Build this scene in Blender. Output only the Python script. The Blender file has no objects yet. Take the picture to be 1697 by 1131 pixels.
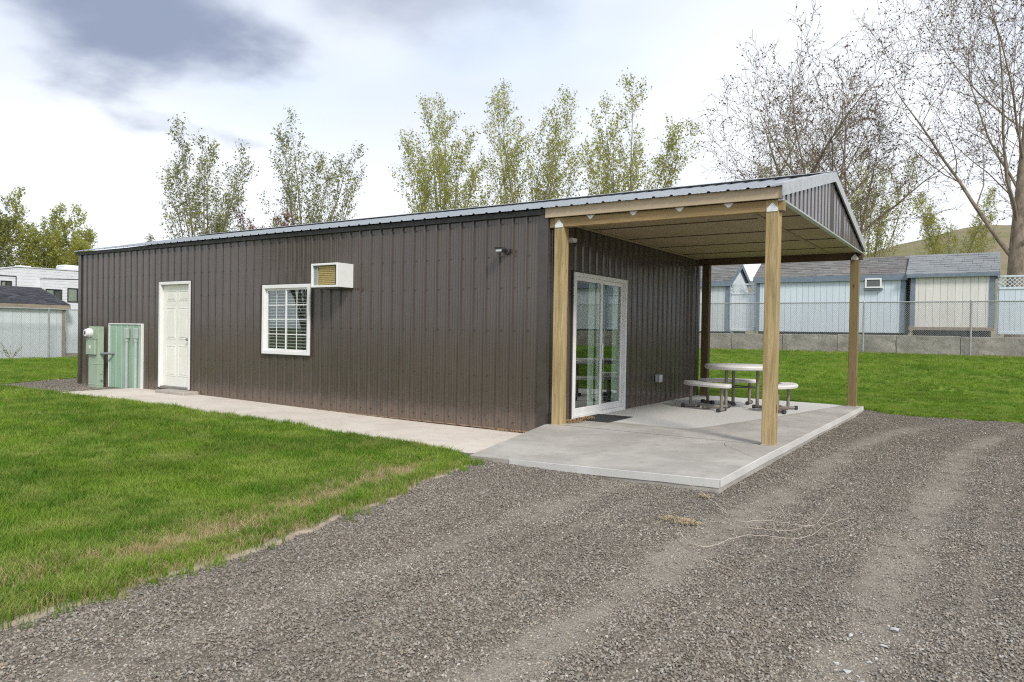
import bpy, bmesh, math, random
import numpy as np
from mathutils import Matrix, Vector
R_ = math.radians
scene = bpy.context.scene
COL = scene.collection

# ------------------------------------------------------------------ camera
cam_d = bpy.data.cameras.new('camera')
cam = bpy.data.objects.new('camera', cam_d); COL.objects.link(cam)
cam_d.sensor_width = 36.0
cam_d.lens = 36.0 * 1202.79 / 1697.0
cam_d.clip_start = 0.05; cam_d.clip_end = 6000
CAM = Vector((4.8988, -8.2388, 1.3354))
cr = Vector((0.83482447, 0.55028082, 0.01609754)); cu = Vector((-0.0206007, 0.00200602, 0.99978577)); cf = Vector((-0.55013064, 0.83497724, -0.01301084))
mw = Matrix((( cr.x, cu.x, -cf.x, CAM.x), (cr.y, cu.y, -cf.y, CAM.y), (cr.z, cu.z, -cf.z, CAM.z), (0, 0, 0, 1)))
cam.matrix_world = mw
scene.camera = cam

# ------------------------------------------------------------------ sky and sun
SUN_FROM = Vector((0.80, -0.50, 0.85)).normalized()
world = bpy.data.worlds.new('World'); scene.world = world; world.use_nodes = True
def build_sky():
    nt = world.node_tree; N = nt.nodes; L = nt.links; N.clear()
    def n(t, **k):
        o = N.new(t)
        for a, b in k.items(): setattr(o, a, b)
        return o
    def math_(op, a, b=None, c=None, clamp=False):
        o = n('ShaderNodeMath', operation=op, use_clamp=clamp)
        for i, v in enumerate((a, b, c)):
            if v is None: continue
            if isinstance(v, (int, float)): o.inputs[i].default_value = v
            else: L.new(v, o.inputs[i])
        return o.outputs[0]
    def ramp(v, lo, hi):
        o = n('ShaderNodeMapRange', interpolation_type='SMOOTHSTEP'); L.new(v, o.inputs[0])
        o.inputs[1].default_value = lo; o.inputs[2].default_value = hi
        return o.outputs[0]
    def mix(f, a, b):
        o = n('ShaderNodeMix', data_type='RGBA'); L.new(f, o.inputs[0])
        for i, v in ((6, a), (7, b)):
            if isinstance(v, tuple): o.inputs[i].default_value = (*v, 1)
            else: L.new(v, o.inputs[i])
        return o.outputs[2]
    tc = n('ShaderNodeTexCoord'); sep = n('ShaderNodeSeparateXYZ'); L.new(tc.outputs['Generated'], sep.inputs[0])
    X, Y, Z = sep.outputs
    zz = math_('ADD', math_('MAXIMUM', Z, 0.0), 0.16)
    cmb = n('ShaderNodeCombineXYZ'); L.new(math_('DIVIDE', X, zz), cmb.inputs[0]); L.new(math_('DIVIDE', Y, zz), cmb.inputs[1])
    def noise(scale, detail, dist, off):
        mp = n('ShaderNodeMapping'); L.new(cmb.outputs[0], mp.inputs[0]); mp.inputs['Location'].default_value = off
        t = n('ShaderNodeTexNoise'); L.new(mp.outputs[0], t.inputs['Vector'])
        t.inputs['Scale'].default_value = scale; t.inputs['Detail'].default_value = detail; t.inputs['Distortion'].default_value = dist
        return t.outputs['Fac']
    n1 = noise(0.9, 3, 0.0, (3.1, 1.7, 0)); n2 = noise(2.6, 7, 0.0, (8.0, 4.0, 0)); n3 = noise(0.45, 2, 0.0, (1.0, 9.0, 0))
    sky = n('ShaderNodeTexSky', sky_type='NISHITA', sun_disc=False)
    sky.sun_elevation = math.asin(SUN_FROM.z); sky.sun_rotation = math.atan2(SUN_FROM.x, SUN_FROM.y)
    up = ramp(Z, 0.13, 0.36)
    K = 10.0
    white = (0.535 * K, 0.56 * K, 0.595 * K); grey = (0.40 * K, 0.435 * K, 0.50 * K); dark = (0.145 * K, 0.175 * K, 0.25 * K)
    soft = math_('MULTIPLY', ramp(n1, 0.28, 0.62), up)
    c = mix(soft, white, grey)
    blue = math_('MULTIPLY', math_('MULTIPLY', ramp(n3, 0.52, 0.70), ramp(Z, 0.05, 0.2)), 0.35)
    skyc = n('ShaderNodeMix', data_type='RGBA', blend_type='MIX'); skyc.inputs[0].default_value = 0.55
    L.new(sky.outputs[0], skyc.inputs[6]); skyc.inputs[7].default_value = (0.40 * K, 0.55 * K, 0.72 * K, 1)
    c = mix(blue, c, skyc.outputs[2])
    # the rain cloud up on the left, its ragged lower edge from the noise
    def blob(cx, cy, cz, s, lo, hi):
        dx = math_('SUBTRACT', X, cx); dy = math_('SUBTRACT', Y, cy); dz = math_('MULTIPLY', math_('SUBTRACT', Z, cz), s)
        d = math_('SQRT', math_('ADD', math_('ADD', math_('MULTIPLY', dx, dx), math_('MULTIPLY', dy, dy)), math_('MULTIPLY', dz, dz)))
        d = math_('ADD', d, math_('MULTIPLY', math_('SUBTRACT', n2, 0.5), 0.36))
        d = math_('ADD', d, math_('MULTIPLY', math_('SUBTRACT', n1, 0.5), 0.25))
        return ramp(d, hi, lo)
    b1 = blob(-0.83, 0.47, 0.36, 1.6, 0.07, 0.195)
    b2 = math_('MULTIPLY', blob(-0.60, 0.67, 0.46, 2.0, 0.04, 0.26), 0.7)
    low = noise(0.7, 3, 0.0, (12.0, 2.0, 0))
    b3 = math_('MULTIPLY', math_('MULTIPLY', ramp(low, 0.56, 0.74), ramp(Z, 0.3, 0.6)), 0.6)
    c = mix(math_('MAXIMUM', math_('MAXIMUM', math_('MULTIPLY', b1, 0.92), b2), b3), c, dark)
    bg = n('ShaderNodeBackground'); bg.inputs['Strength'].default_value = 0.1; L.new(c, bg.inputs['Color'])
    out = n('ShaderNodeOutputWorld'); L.new(bg.outputs[0], out.inputs[0])
build_sky()
world.cycles.sampling_method = 'MANUAL'; world.cycles.sample_map_resolution = 512
sun_d = bpy.data.lights.new('sun', 'SUN'); sun_d.energy = 1.5; sun_d.angle = R_(13); sun_d.color = (1.0, 0.95, 0.87)
sun = bpy.data.objects.new('sun', sun_d); COL.objects.link(sun)
sun.rotation_euler = (-SUN_FROM).to_track_quat('-Z', 'Y').to_euler(); sun.location = (10, -10, 20)
vs = scene.view_settings
vs.view_transform = 'Standard'; vs.look = 'None'; vs.exposure = 1.0; vs.gamma = 1.0; vs.use_curve_mapping = False
scene.cycles.use_denoising = False                    # fine grain, as in the photograph, and crisp stone and grass
scene.cycles.filter_width = 1.15
scene.cycles.max_bounces = 6; scene.cycles.diffuse_bounces = 3; scene.cycles.glossy_bounces = 3; scene.cycles.transparent_max_bounces = 16

# ------------------------------------------------------------------ helpers: meshes
class MB:
    def __init__(s): s.v = []; s.f = []
    def add(s, v, f):
        o = len(s.v); s.v.extend([tuple(p) for p in v]); s.f.extend([tuple(i + o for i in q) for q in f]); return s
    def box(s, x0, x1, y0, y1, z0, z1):
        return s.add([(x0,y0,z0),(x1,y0,z0),(x1,y1,z0),(x0,y1,z0),(x0,y0,z1),(x1,y0,z1),(x1,y1,z1),(x0,y1,z1)],
                     [(0,3,2,1),(4,5,6,7),(0,1,5,4),(1,2,6,5),(2,3,7,6),(3,0,4,7)])
    def cbox(s, x0, x1, y0, y1, z0, z1, b=0.004):
        b = min(b, (x1-x0)*.45, (y1-y0)*.45, (z1-z0)*.45)
        V = []; idx = {}
        for i, x in enumerate((x0, x1)):
            for j, y in enumerate((y0, y1)):
                for k, z in enumerate((z0, z1)):
                    sx, sy, sz = (1,-1)[i], (1,-1)[j], (1,-1)[k]
                    for a in range(3):
                        p = [x+sx*b, y+sy*b, z+sz*b]; p[a] = (x, y, z)[a]
                        idx[(i,j,k,a)] = len(V); V.append(p)
        F = []
        def q(*ks): F.append([idx[k] for k in ks])
        for i in (0,1):
            q((i,0,0,0),(i,1,0,0),(i,1,1,0),(i,0,1,0)); q((0,i,0,1),(1,i,0,1),(1,i,1,1),(0,i,1,1)); q((0,0,i,2),(1,0,i,2),(1,1,i,2),(0,1,i,2))
        for j in (0,1):
            for k in (0,1):
                q((0,j,k,1),(1,j,k,1),(1,j,k,2),(0,j,k,2)); q((j,0,k,0),(j,1,k,0),(j,1,k,2),(j,0,k,2)); q((j,k,0,0),(j,k,1,0),(j,k,1,1),(j,k,0,1))
        for i in (0,1):
            for j in (0,1):
                for k in (0,1): F.append([idx[(i,j,k,0)], idx[(i,j,k,1)], idx[(i,j,k,2)]])
        return s.add(V, F)
    def tube(s, pts, rad, n=8, cap=True):
        pts = [Vector(p) for p in pts]
        if not isinstance(rad, (list, tuple, np.ndarray)): rad = [rad] * len(pts)
        o = len(s.v); t0 = (pts[1]-pts[0]).normalized()
        a = t0.orthogonal().normalized()
        for i, p in enumerate(pts):
            t = (pts[min(i+1, len(pts)-1)] - pts[max(i-1, 0)]).normalized()
            a = (a - t*a.dot(t))
            a = a.normalized() if a.length > 1e-6 else t.orthogonal().normalized()
            b = t.cross(a); r = rad[i]
            for k in range(n):
                w = 2*math.pi*k/n; c, d = math.cos(w)*r, math.sin(w)*r
                s.v.append((p.x+a.x*c+b.x*d, p.y+a.y*c+b.y*d, p.z+a.z*c+b.z*d))
        for i in range(len(pts)-1):
            for k in range(n):
                k2 = (k+1) % n
                s.f.append((o+i*n+k, o+i*n+k2, o+(i+1)*n+k2, o+(i+1)*n+k))
        if cap:
            s.f.append(tuple(o+k for k in range(n-1, -1, -1))); e = o+(len(pts)-1)*n; s.f.append(tuple(e+k for k in range(n)))
        return s
    def lathe(s, prof, axis_o, ax='z', n=24):
        o = len(s.v)
        for r, h in prof:
            for k in range(n):
                w = 2*math.pi*k/n; c, d = r*math.cos(w), r*math.sin(w)
                p = {'z': (c, d, h), 'y': (c, h, d), 'x': (h, c, d)}[ax]
                s.v.append((axis_o[0]+p[0], axis_o[1]+p[1], axis_o[2]+p[2]))
        for i in range(len(prof)-1):
            for k in range(n):
                k2 = (k+1) % n; s.f.append((o+i*n+k, o+i*n+k2, o+(i+1)*n+k2, o+(i+1)*n+k))
        s.f.append(tuple(o+k for k in range(n))); s.f.append(tuple(o+(len(prof)-1)*n+k for k in range(n)))
        return s
    def prism(s, poly, y0, y1, ax='y'):
        n = len(poly); f3 = {'y': lambda a, b, h: (a, h, b), 'x': lambda a, b, h: (h, a, b), 'z': lambda a, b, h: (a, b, h)}[ax]
        v = [f3(a, b, y0) for a, b in poly] + [f3(a, b, y1) for a, b in poly]
        return s.add(v, [tuple(range(n-1, -1, -1)), tuple(range(n, 2*n))] + [(i, (i+1) % n, n+(i+1) % n, n+i) for i in range(n)])
    def mesh(s, name):
        me = bpy.data.meshes.new(name); me.from_pydata(s.v, [], s.f); me.validate(); me.update()
        bm = bmesh.new(); bm.from_mesh(me); bmesh.ops.recalc_face_normals(bm, faces=bm.faces[:]); bm.to_mesh(me); bm.free()
        return me
def link(name, me, mat=None, parent=None, smooth=False):
    o = bpy.data.objects.new(name, me); COL.objects.link(o)
    if mat is not None and me is not None and len(me.materials) == 0: me.materials.append(mat)
    if parent is not None:
        o.parent = parent; o.matrix_parent_inverse = parent_inv(parent)
    if smooth:
        for p in me.polygons: p.use_smooth = True
    return o
WORLD_LOC = {}
def parent_inv(p):
    loc = WORLD_LOC.get(p.name, Vector((0, 0, 0)))
    return Matrix.Translation(-loc)
def obj(name, mb, mat, parent=None, smooth=False, auto=None):
    me = mb.mesh(name); o = link(name, me, mat, parent, smooth)
    if auto:
        for p in me.polygons: p.use_smooth = True
        try: me.set_sharp_from_angle(angle=R_(auto))
        except Exception: pass
    return o
def tag(o, label=None, cat=None, group=None, kind=None):
    if label: o['label'] = label
    if cat: o['category'] = cat
    if group: o['group'] = group
    if kind: o['kind'] = kind
    return o
def thing(name, loc, label, cat, group=None):
    o = bpy.data.objects.new(name, None); COL.objects.link(o); o.location = loc; o.empty_display_size = 0.2
    WORLD_LOC[o.name] = Vector(loc)
    return tag(o, label, cat, group)
def structure(o): o['kind'] = 'structure'; return o
def copy_part(o, parent, loc):
    c = o.copy(); COL.objects.link(c); c.parent = parent; c.location = loc; return c
def sstep(a, b, x):
    t = np.clip((np.asarray(x, float)-a)/(b-a), 0, 1); return t*t*(3-2*t)
def vnoise(x, y, seed=0):
    x = np.asarray(x, float); y = np.asarray(y, float)
    xi = np.floor(x).astype(np.int64); yi = np.floor(y).astype(np.int64); xf = x-xi; yf = y-yi
    def h(a, b):
        k = (a*374761393 + b*668265263 + seed*982451653) & 0x7fffffff
        k = ((k ^ (k >> 13))*1274126177) & 0x7fffffff
        return ((k ^ (k >> 16)) & 0xffff)/65535.0
    u = xf*xf*(3-2*xf); v = yf*yf*(3-2*yf)
    return (h(xi, yi)*(1-u)+h(xi+1, yi)*u)*(1-v) + (h(xi, yi+1)*(1-u)+h(xi+1, yi+1)*u)*v
def fbm(x, y, seed=0, o=3):
    r = 0; a = 0.5
    for i in range(o): r = r + a*vnoise(np.asarray(x)*2**i, np.asarray(y)*2**i, seed+i); a *= .5
    return r/(1-.5**o)

# ------------------------------------------------------------------ helpers: materials
class NT:
    def __init__(s, name):
        s.m = bpy.data.materials.new(name); s.m.use_nodes = True; s.t = s.m.node_tree; s.N = s.t.nodes; s.L = s.t.links
        s.b = s.N['Principled BSDF']; s.out = s.N['Material Output']
    def n(s, t, **k):
        o = s.N.new(t)
        for a, b in k.items(): setattr(o, a, b)
        return o
    def put(s, sock, v):
        if isinstance(v, (int, float)): sock.default_value = v
        elif isinstance(v, tuple): sock.default_value = (*v, 1) if len(v) == 3 and sock.type == 'RGBA' else v
        else: s.L.new(v, sock)
    def math(s, op, a, b=None, clamp=False):
        o = s.n('ShaderNodeMath', operation=op, use_clamp=clamp); s.put(o.inputs[0], a)
        if b is not None: s.put(o.inputs[1], b)
        return o.outputs[0]
    def ramp(s, v, lo, hi, a=0.0, b=1.0):
        o = s.n('ShaderNodeMapRange', interpolation_type='SMOOTHSTEP'); s.put(o.inputs[0], v)
        for i, q in enumerate((lo, hi, a, b)): o.inputs[i+1].default_value = q
        return o.outputs[0]
    def mix(s, f, a, b, blend='MIX'):
        o = s.n('ShaderNodeMix', data_type='RGBA', blend_type=blend); s.put(o.inputs[0], f); s.put(o.inputs[6], a); s.put(o.inputs[7], b); return o.outputs[2]
    def coord(s, kind='Object', scale=(1, 1, 1), loc=(0, 0, 0)):
        tc = s.n('ShaderNodeTexCoord')
        src = tc.outputs[kind] if kind != 'World' else s.n('ShaderNodeNewGeometry').outputs['Position']
        mp = s.n('ShaderNodeMapping'); s.L.new(src, mp.inputs[0]); mp.inputs['Scale'].default_value = scale; mp.inputs['Location'].default_value = loc
        return mp.outputs[0]
    def noise(s, vec, scale, detail=4, rough=0.5, dist=0.0, out='Fac'):
        t = s.n('ShaderNodeTexNoise'); s.L.new(vec, t.inputs['Vector']); t.inputs['Scale'].default_value = scale
        t.inputs['Detail'].default_value = detail; t.inputs['Roughness'].default_value = rough; t.inputs['Distortion'].default_value = dist
        return t.outputs[out]
    def voro(s, vec, scale, out='Color', feature='F1'):
        t = s.n('ShaderNodeTexVoronoi', feature=feature); s.L.new(vec, t.inputs['Vector']); t.inputs['Scale'].default_value = scale
        return t.outputs[out]
    def bump(s, h, strength=0.3, dist=0.01):
        o = s.n('ShaderNodeBump'); s.put(o.inputs['Height'], h); o.inputs['Strength'].default_value = strength; o.inputs['Distance'].default_value = dist
        s.L.new(o.outputs[0], s.b.inputs['Normal']); return o.outputs[0]
    def sepz(s, vec, i=2):
        o = s.n('ShaderNodeSeparateXYZ'); s.L.new(vec, o.inputs[0]); return o.outputs[i]
    def rnd(s, kind='obj'):
        if kind == 'obj': return s.n('ShaderNodeObjectInfo').outputs['Random']
        return s.n('ShaderNodeNewGeometry').outputs['Random Per Island']
    def set(s, col=None, rough=None, metal=None, spec=None):
        if col is not None: s.put(s.b.inputs['Base Color'], col)
        if rough is not None: s.put(s.b.inputs['Roughness'], rough)
        if metal is not None: s.put(s.b.inputs['Metallic'], metal)
        if spec is not None: s.put(s.b.inputs['Specular IOR Level'], spec)
        return s.m
def plain(name, c1, c2=None, rough=0.5, scale=6.0, metal=0.0, bump=0.0, bscale=60.0, spec=0.5, rv=0.12, stretch=(1, 1, 1), objvar=0.0):
    t = NT(name); v = t.coord('World', stretch)
    if c2 is None: c2 = tuple(x*0.8 for x in c1)
    f = t.ramp(t.noise(v, scale, 5, .6), .3, .7); c = t.mix(f, c1, c2)
    if objvar:
        r = t.rnd(); c = t.mix(t.math('MULTIPLY', r, objvar), c, tuple(x*.5 for x in c1))
    rr = t.ramp(t.noise(v, scale*2.3, 4), .3, .7, max(.02, rough-rv), min(1, rough+rv))
    if bump: t.bump(t.noise(v, bscale, 4, .6), bump, .01)
    return t.set(c, rr, metal, spec)
MAT = {}
def M(name): return MAT[name]

def m_brown_metal():
    t = NT('brown_metal'); v = t.coord('World'); z = t.sepz(v)
    big = t.noise(v, .7, 3, .55)
    c = t.mix(t.ramp(big, .3, .7), (.088, .072, .061), (.074, .061, .052))
    c = t.mix(t.ramp(t.noise(t.coord('World', (3, 3, .5)), 1.0, 4, .6), .55, .8, 0, .25), c, (.094, .080, .070))
    # rain-splashed soil along the foot of the sheets
    nn = t.noise(t.coord('World', (9, 9, 3.5)), 1.0, 6, .65)
    d = t.math('ADD', z, t.math('MULTIPLY', t.math('SUBTRACT', nn, .5), .55))
    dirt = t.math('MULTIPLY', t.ramp(d, .30, .0), .42)
    speck = t.ramp(t.noise(v, 95, 2, .5), .56, .66)
    dirt = t.math('MAXIMUM', dirt, t.math('MULTIPLY', speck, t.ramp(d, .60, .15, 0, .6)))
    c = t.mix(dirt, c, (.235, .165, .115))
    t.bump(t.noise(t.coord('World', (3, 3, .8)), 1.5, 2), .05, .01)
    r = t.ramp(t.noise(v, 3, 5), .3, .7, .12, .20)
    mm = t.n('ShaderNodeMix', data_type='FLOAT'); t.L.new(dirt, mm.inputs[0]); t.L.new(r, mm.inputs[2]); mm.inputs[3].default_value = .85
    return t.set(c, mm.outputs[0], 0.0, .62)
def m_galv(name, c1, c2, rough, metal):
    t = NT(name); v = t.coord('World')
    c = t.mix(t.ramp(t.noise(v, 5, 5, .6), .3, .7), c1, c2)
    c = t.mix(t.ramp(t.noise(t.coord('World', (2.5, .7, .7)), 2, 5, .6), .55, .8, 0, .25), c, tuple(x*.7 for x in c2))
    t.bump(t.noise(v, 3, 3), .08, .01)
    return t.set(c, t.ramp(t.noise(v, 8, 4), .3, .7, rough-.08, rough+.1), metal, .5)
def m_wood(name, c1, c2, knots=True, axis=2, green=0.25, rough=.78):
    t = NT(name)
    st = [9, 9, 9]; st[axis] = .55
    v = t.coord('Object', tuple(st)); w = t.coord('Object')
    off = t.n('ShaderNodeVectorMath', operation='ADD'); t.L.new(v, off.inputs[0])
    cc = t.n('ShaderNodeCombineXYZ'); r = t.math('MULTIPLY', t.rnd(), 37.0)
    for i in range(3): t.L.new(r, cc.inputs[i])
    t.L.new(cc.outputs[0], off.inputs[1]); v = off.outputs[0]
    g = t.noise(v, 2.2, 6, .62, .6); fine = t.noise(v, 11, 4, .6)
    c = t.mix(t.ramp(g, .32, .68), c1, c2)
    c = t.mix(t.ramp(fine, .45, .75, 0, .5), c, tuple(x*.5 for x in c2))
    c = t.mix(t.ramp(t.noise(w, 1.4, 4, .6), .45, .7, 0, green), c, (.23, .22, .10))
    if knots:
        s2 = [4.2, 4.2, 4.2]; s2[axis] = 1.7
        k = t.voro(t.coord('Object', tuple(s2)), 1.0, 'Distance')
        c = t.mix(t.ramp(k, .13, .07), c, (.085, .045, .02))
    # incising marks of treated timber
    s3 = [60, 60, 60]; s3[axis] = 22
    inc = t.ramp(t.voro(t.coord('Object', tuple(s3)), 1.0, 'Distance'), .16, .05)
    c = t.mix(t.math('MULTIPLY', inc, .35), c, tuple(x*.45 for x in c2))
    t.bump(t.math('SUBTRACT', fine, t.math('MULTIPLY', inc, .6)), .25, .004)
    return t.set(c, rough, 0, .3)
def m_concrete(name, c1, c2, stain, attr=None, clean=None):
    t = NT(name); v = t.coord('World')
    a = t.noise(v, 1.1, 6, .62, .3); b = t.noise(v, 6.5, 6, .65); f = t.noise(v, 160, 3, .6)
    c = t.mix(t.ramp(a, .34, .66), c1, c2)
    c = t.mix(t.ramp(b, .48, .76, 0, .55), c, stain)
    if attr:
        at = t.n('ShaderNodeAttribute', attribute_name=attr).outputs['Fac']
        e = t.math('ADD', at, t.math('MULTIPLY', t.math('SUBTRACT', b, .5), .25))
        k = t.ramp(e, .42, .58); c = t.mix(k, c, clean)
        rim = t.math('MULTIPLY', t.ramp(e, .28, .46), t.ramp(e, .60, .47)); c = t.mix(t.math('MULTIPLY', rim, .45), c, (.30, .255, .20))
    c = t.mix(t.ramp(f, .35, .65, 0, .22), c, tuple(x*.62 for x in c2))
    sp = t.ramp(t.noise(v, 38, 2), .70, .74); c = t.mix(t.math('MULTIPLY', sp, .45), c, (.16, .15, .13))
    t.bump(t.math('ADD', t.math('MULTIPLY', f, .4), b), .22, .006)
    return t.set(c, .86, 0, .25)
def m_gravel_base():
    t = NT('gravel_base'); v = t.coord('World')
    cell = t.voro(v, 62, 'Color'); g = t.sepz(cell, 0); dist = t.voro(v, 62, 'Distance')
    c = t.mix(g, (.085, .073, .058), (.26, .224, .18))
    g2 = t.sepz(t.voro(v, 140, 'Color'), 1); c = t.mix(.35, c, t.mix(g2, (.08, .072, .06), (.235, .207, .175)))
    at = t.n('ShaderNodeAttribute', attribute_name='dust').outputs['Fac']
    fines = t.mix(t.ramp(t.noise(v, 120, 4, .7), .3, .7), (.43, .385, .325), (.29, .257, .214))
    k = t.math('ADD', at, t.math('MULTIPLY', t.math('SUBTRACT', t.noise(v, 4, 5, .65), .5), .7))
    c = t.mix(t.ramp(k, .25, 1.1, 0, .6), c, fines)
    c = t.mix(t.ramp(t.noise(v, .8, 4), .4, .7, 0, .25), c, (.12, .112, .10))
    h = t.math('SUBTRACT', 1.0, dist)
    t.bump(t.math('ADD', h, t.math('MULTIPLY', t.noise(v, 120, 3), .4)), .8, .012)
    return t.set(c, .9, 0, .10)
def m_stone(dusted=False):
    t = NT('dusty_stone' if dusted else 'crushed_stone'); r = t.rnd(); v = t.coord('Object')
    cr_ = t.n('ShaderNodeValToRGB'); t.L.new(r, cr_.inputs[0]); e = cr_.color_ramp; e.interpolation = 'LINEAR'
    k = 1.22 if dusted else 1.0; cols = [(0, (.140, .124, .103)), (.2, (.195, .174, .146)), (.45, (.250, .225, .190)), (.65, (.300, .270, .228)), (.74, (.33, .268, .20)), (.82, (.29, .270, .242)), (.95, (.37, .345, .308)), (1, (.48, .46, .425))]
    cols = [(p, tuple(x*k + (.03 if dusted else 0) for x in c)) for p, c in cols]
    while len(e.elements) < len(cols): e.elements.new(.5)
    for k, (p, c) in zip(e.elements, cols): k.position = p; k.color = (*c, 1)
    c = t.mix(t.ramp(t.noise(v, 3, 2), .3, .7, 0, .25), cr_.outputs[0], (.14, .128, .112))
    w = t.coord('World'); c = t.mix(t.ramp(t.noise(w, .9, 4, .6), .35, .7, 0, .30), c, (.15, .138, .12))
    return t.set(c, .9, 0, .15)
def m_grass(name, cols, dryc=None):
    t = NT(name); w = t.coord('World'); r = t.rnd('island'); ro = t.rnd()
    big = t.noise(t.coord('World', (.6, 1.5, 1)), .9, 4, .6); mid = t.noise(w, 2.6, 4, .6)
    c = t.mix(t.ramp(big, .40, .60), cols[0], cols[1])
    c = t.mix(t.ramp(mid, .42, .66, 0, .75), c, cols[2])
    c = t.mix(t.ramp(t.noise(t.coord('World', (1, 1, 1), (5, 2, 0)), .38, 3, .6), .50, .68, 0, .55), c, tuple(x*.55 for x in cols[0]))
    c = t.mix(t.ramp(t.noise(t.coord('World', (1, 1, 1), (9, 7, 0)), 1.15, 4, .65), .56, .70, 0, .6), c, tuple(.5*a+.5*b for a, b in zip(cols[2], (.42, .38, .16))))
    c = t.mix(t.math('MULTIPLY', r, .35), c, cols[3])
    c = t.mix(t.ramp(ro, .86, .98, 0, .6), c, (.30, .27, .08))
    t.set(c, .62, 0, .10)
    tr = t.n('ShaderNodeBsdfTranslucent'); t.L.new(c, tr.inputs[0]); ms = t.n('ShaderNodeMixShader'); ms.inputs[0].default_value = .28
    t.L.new(t.b.outputs[0], ms.inputs[1]); t.L.new(tr.outputs[0], ms.inputs[2]); t.L.new(ms.outputs[0], t.out.inputs[0]); return t.m
def m_lawn_base():
    t = NT('lawn_base'); v = t.coord('World')
    big = t.noise(v, .5, 4, .6); f = t.noise(t.coord('World', (1, 1, 1)), 55, 5, .7)
    stripes = t.noise(t.coord('World', (.25, 2.2, 1)), 1.0, 4, .6)
    c = t.mix(t.ramp(big, .35, .65), (.155, .26, .03), (.22, .335, .042))
    c = t.mix(t.ramp(stripes, .42, .68, 0, .55), c, (.25, .33, .06))
    c = t.mix(t.ramp(f, .35, .65, 0, .65), c, (.075, .14, .02))
    at = t.n('ShaderNodeAttribute', attribute_name='dust').outputs['Fac']
    k = t.math('ADD', at, t.math('MULTIPLY', t.math('SUBTRACT', t.noise(v, 5, 5, .65), .5), .8))
    c = t.mix(t.ramp(k, .3, .8), c, t.mix(t.ramp(f, .3, .7), (.36, .29, .17), (.20, .155, .085)))
    t.bump(f, .8, .03)
    return t.set(c, .9, 0, .05)
def m_ground():
    t = NT('ground_soil'); v = t.coord('World')
    c = t.mix(t.ramp(t.noise(v, .12, 5, .6), .4, .6), (.13, .16, .055), (.20, .165, .10)); c = t.mix(t.ramp(t.noise(v, 9, 5), .3, .7, 0, .5), c, (.09, .10, .04))
    t.bump(t.noise(v, 14, 5), .5, .03)
    return t.set(c, .9, 0, .15)
def m_hill():
    t = NT('hill_scrub'); v = t.coord('World')
    c = t.mix(t.ramp(t.noise(v, .02, 5, .6), .4, .6), (.22, .185, .12), (.16, .17, .075)); c = t.mix(t.ramp(t.noise(v, .15, 5, .65), .4, .7, 0, .6), c, (.28, .23, .15))
    return t.set(c, .95, 0, .1)
def m_glass():
    t = NT('window_glass'); lw = t.n('ShaderNodeLayerWeight'); lw.inputs[0].default_value = .5
    fr = t.math('ADD', t.math('MULTIPLY', t.math('POWER', lw.outputs['Facing'], 4.0), .86), .10)
    tr = t.n('ShaderNodeBsdfTransparent'); tr.inputs[0].default_value = (.88, .93, .90, 1)
    gl = t.n('ShaderNodeBsdfGlossy'); gl.inputs['Roughness'].default_value = .012; gl.inputs[0].default_value = (.95, .97, .97, 1)
    nz = t.n('ShaderNodeBump'); nz.inputs['Strength'].default_value = .02; nz.inputs['Distance'].default_value = .02
    t.L.new(t.noise(t.coord('World'), 1.3, 2), nz.inputs['Height']); t.L.new(nz.outputs[0], gl.inputs['Normal'])
    ms = t.n('ShaderNodeMixShader'); t.L.new(fr, ms.inputs[0]); t.L.new(tr.outputs[0], ms.inputs[1]); t.L.new(gl.outputs[0], ms.inputs[2])
    t.L.new(ms.outputs[0], t.out.inputs[0]); return t.m
def m_shingle(name, c1, c2, c3):
    t = NT(name); r = t.rnd('island'); v = t.coord('World')
    c = t.mix(r, c1, c2); c = t.mix(t.ramp(t.noise(v, 1.2, 5, .6), .4, .7, 0, .6), c, c3)
    c = t.mix(t.ramp(t.noise(v, 70, 3), .35, .65, 0, .35), c, tuple(x*.5 for x in c1))
    t.bump(t.noise(v, 90, 3), .3, .005); return t.set(c, .92, 0, .2)
def m_board(name, c1, c2, dirt=(.30, .27, .22)):
    t = NT(name); v = t.coord('World'); g = t.noise(t.coord('World', (16, 16, 1.0)), 1.2, 6, .65)
    c = t.mix(t.ramp(g, .35, .68), c1, c2); c = t.mix(t.math('MULTIPLY', t.rnd(), .16), c, tuple(x*.72 for x in c2))
    c = t.mix(t.ramp(t.noise(t.coord('World', (5, 5, .8)), 1.5, 5, .6), .58, .8, 0, .35), c, dirt)
    t.bump(g, .25, .006); return t.set(c, .75, 0, .3)
def m_bark(name, c1, c2):
    t = NT(name); v = t.coord('World', (1, 1, .35)); g = t.noise(v, 7, 5, .65); c = t.mix(t.ramp(g, .35, .65), c1, c2)
    c = t.mix(t.ramp(t.noise(t.coord('World'), .8, 4), .4, .65, 0, .5), c, tuple(x*1.5 for x in c1)); c = t.mix(t.ramp(t.noise(t.coord('World', (1, 1, .6)), 3.2, 4, .65), .5, .7, 0, .6), c, tuple(x*.45 for x in c2)); t.bump(g, .9, .05); return t.set(c, .9, 0, .2)
def m_leaf(name, a, b, c_, tl=.4):
    t = NT(name); r = t.rnd('island'); v = t.coord('World'); c = t.mix(r, a, b); c = t.mix(t.ramp(t.noise(v, .9, 3, .6), .42, .62), c, c_)
    t.set(c, .55, 0, .3); tr = t.n('ShaderNodeBsdfTranslucent'); t.L.new(c, tr.inputs[0]); ms = t.n('ShaderNodeMixShader'); ms.inputs[0].default_value = tl
    t.L.new(t.b.outputs[0], ms.inputs[1]); t.L.new(tr.outputs[0], ms.inputs[2]); t.L.new(ms.outputs[0], t.out.inputs[0]); return t.m
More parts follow.
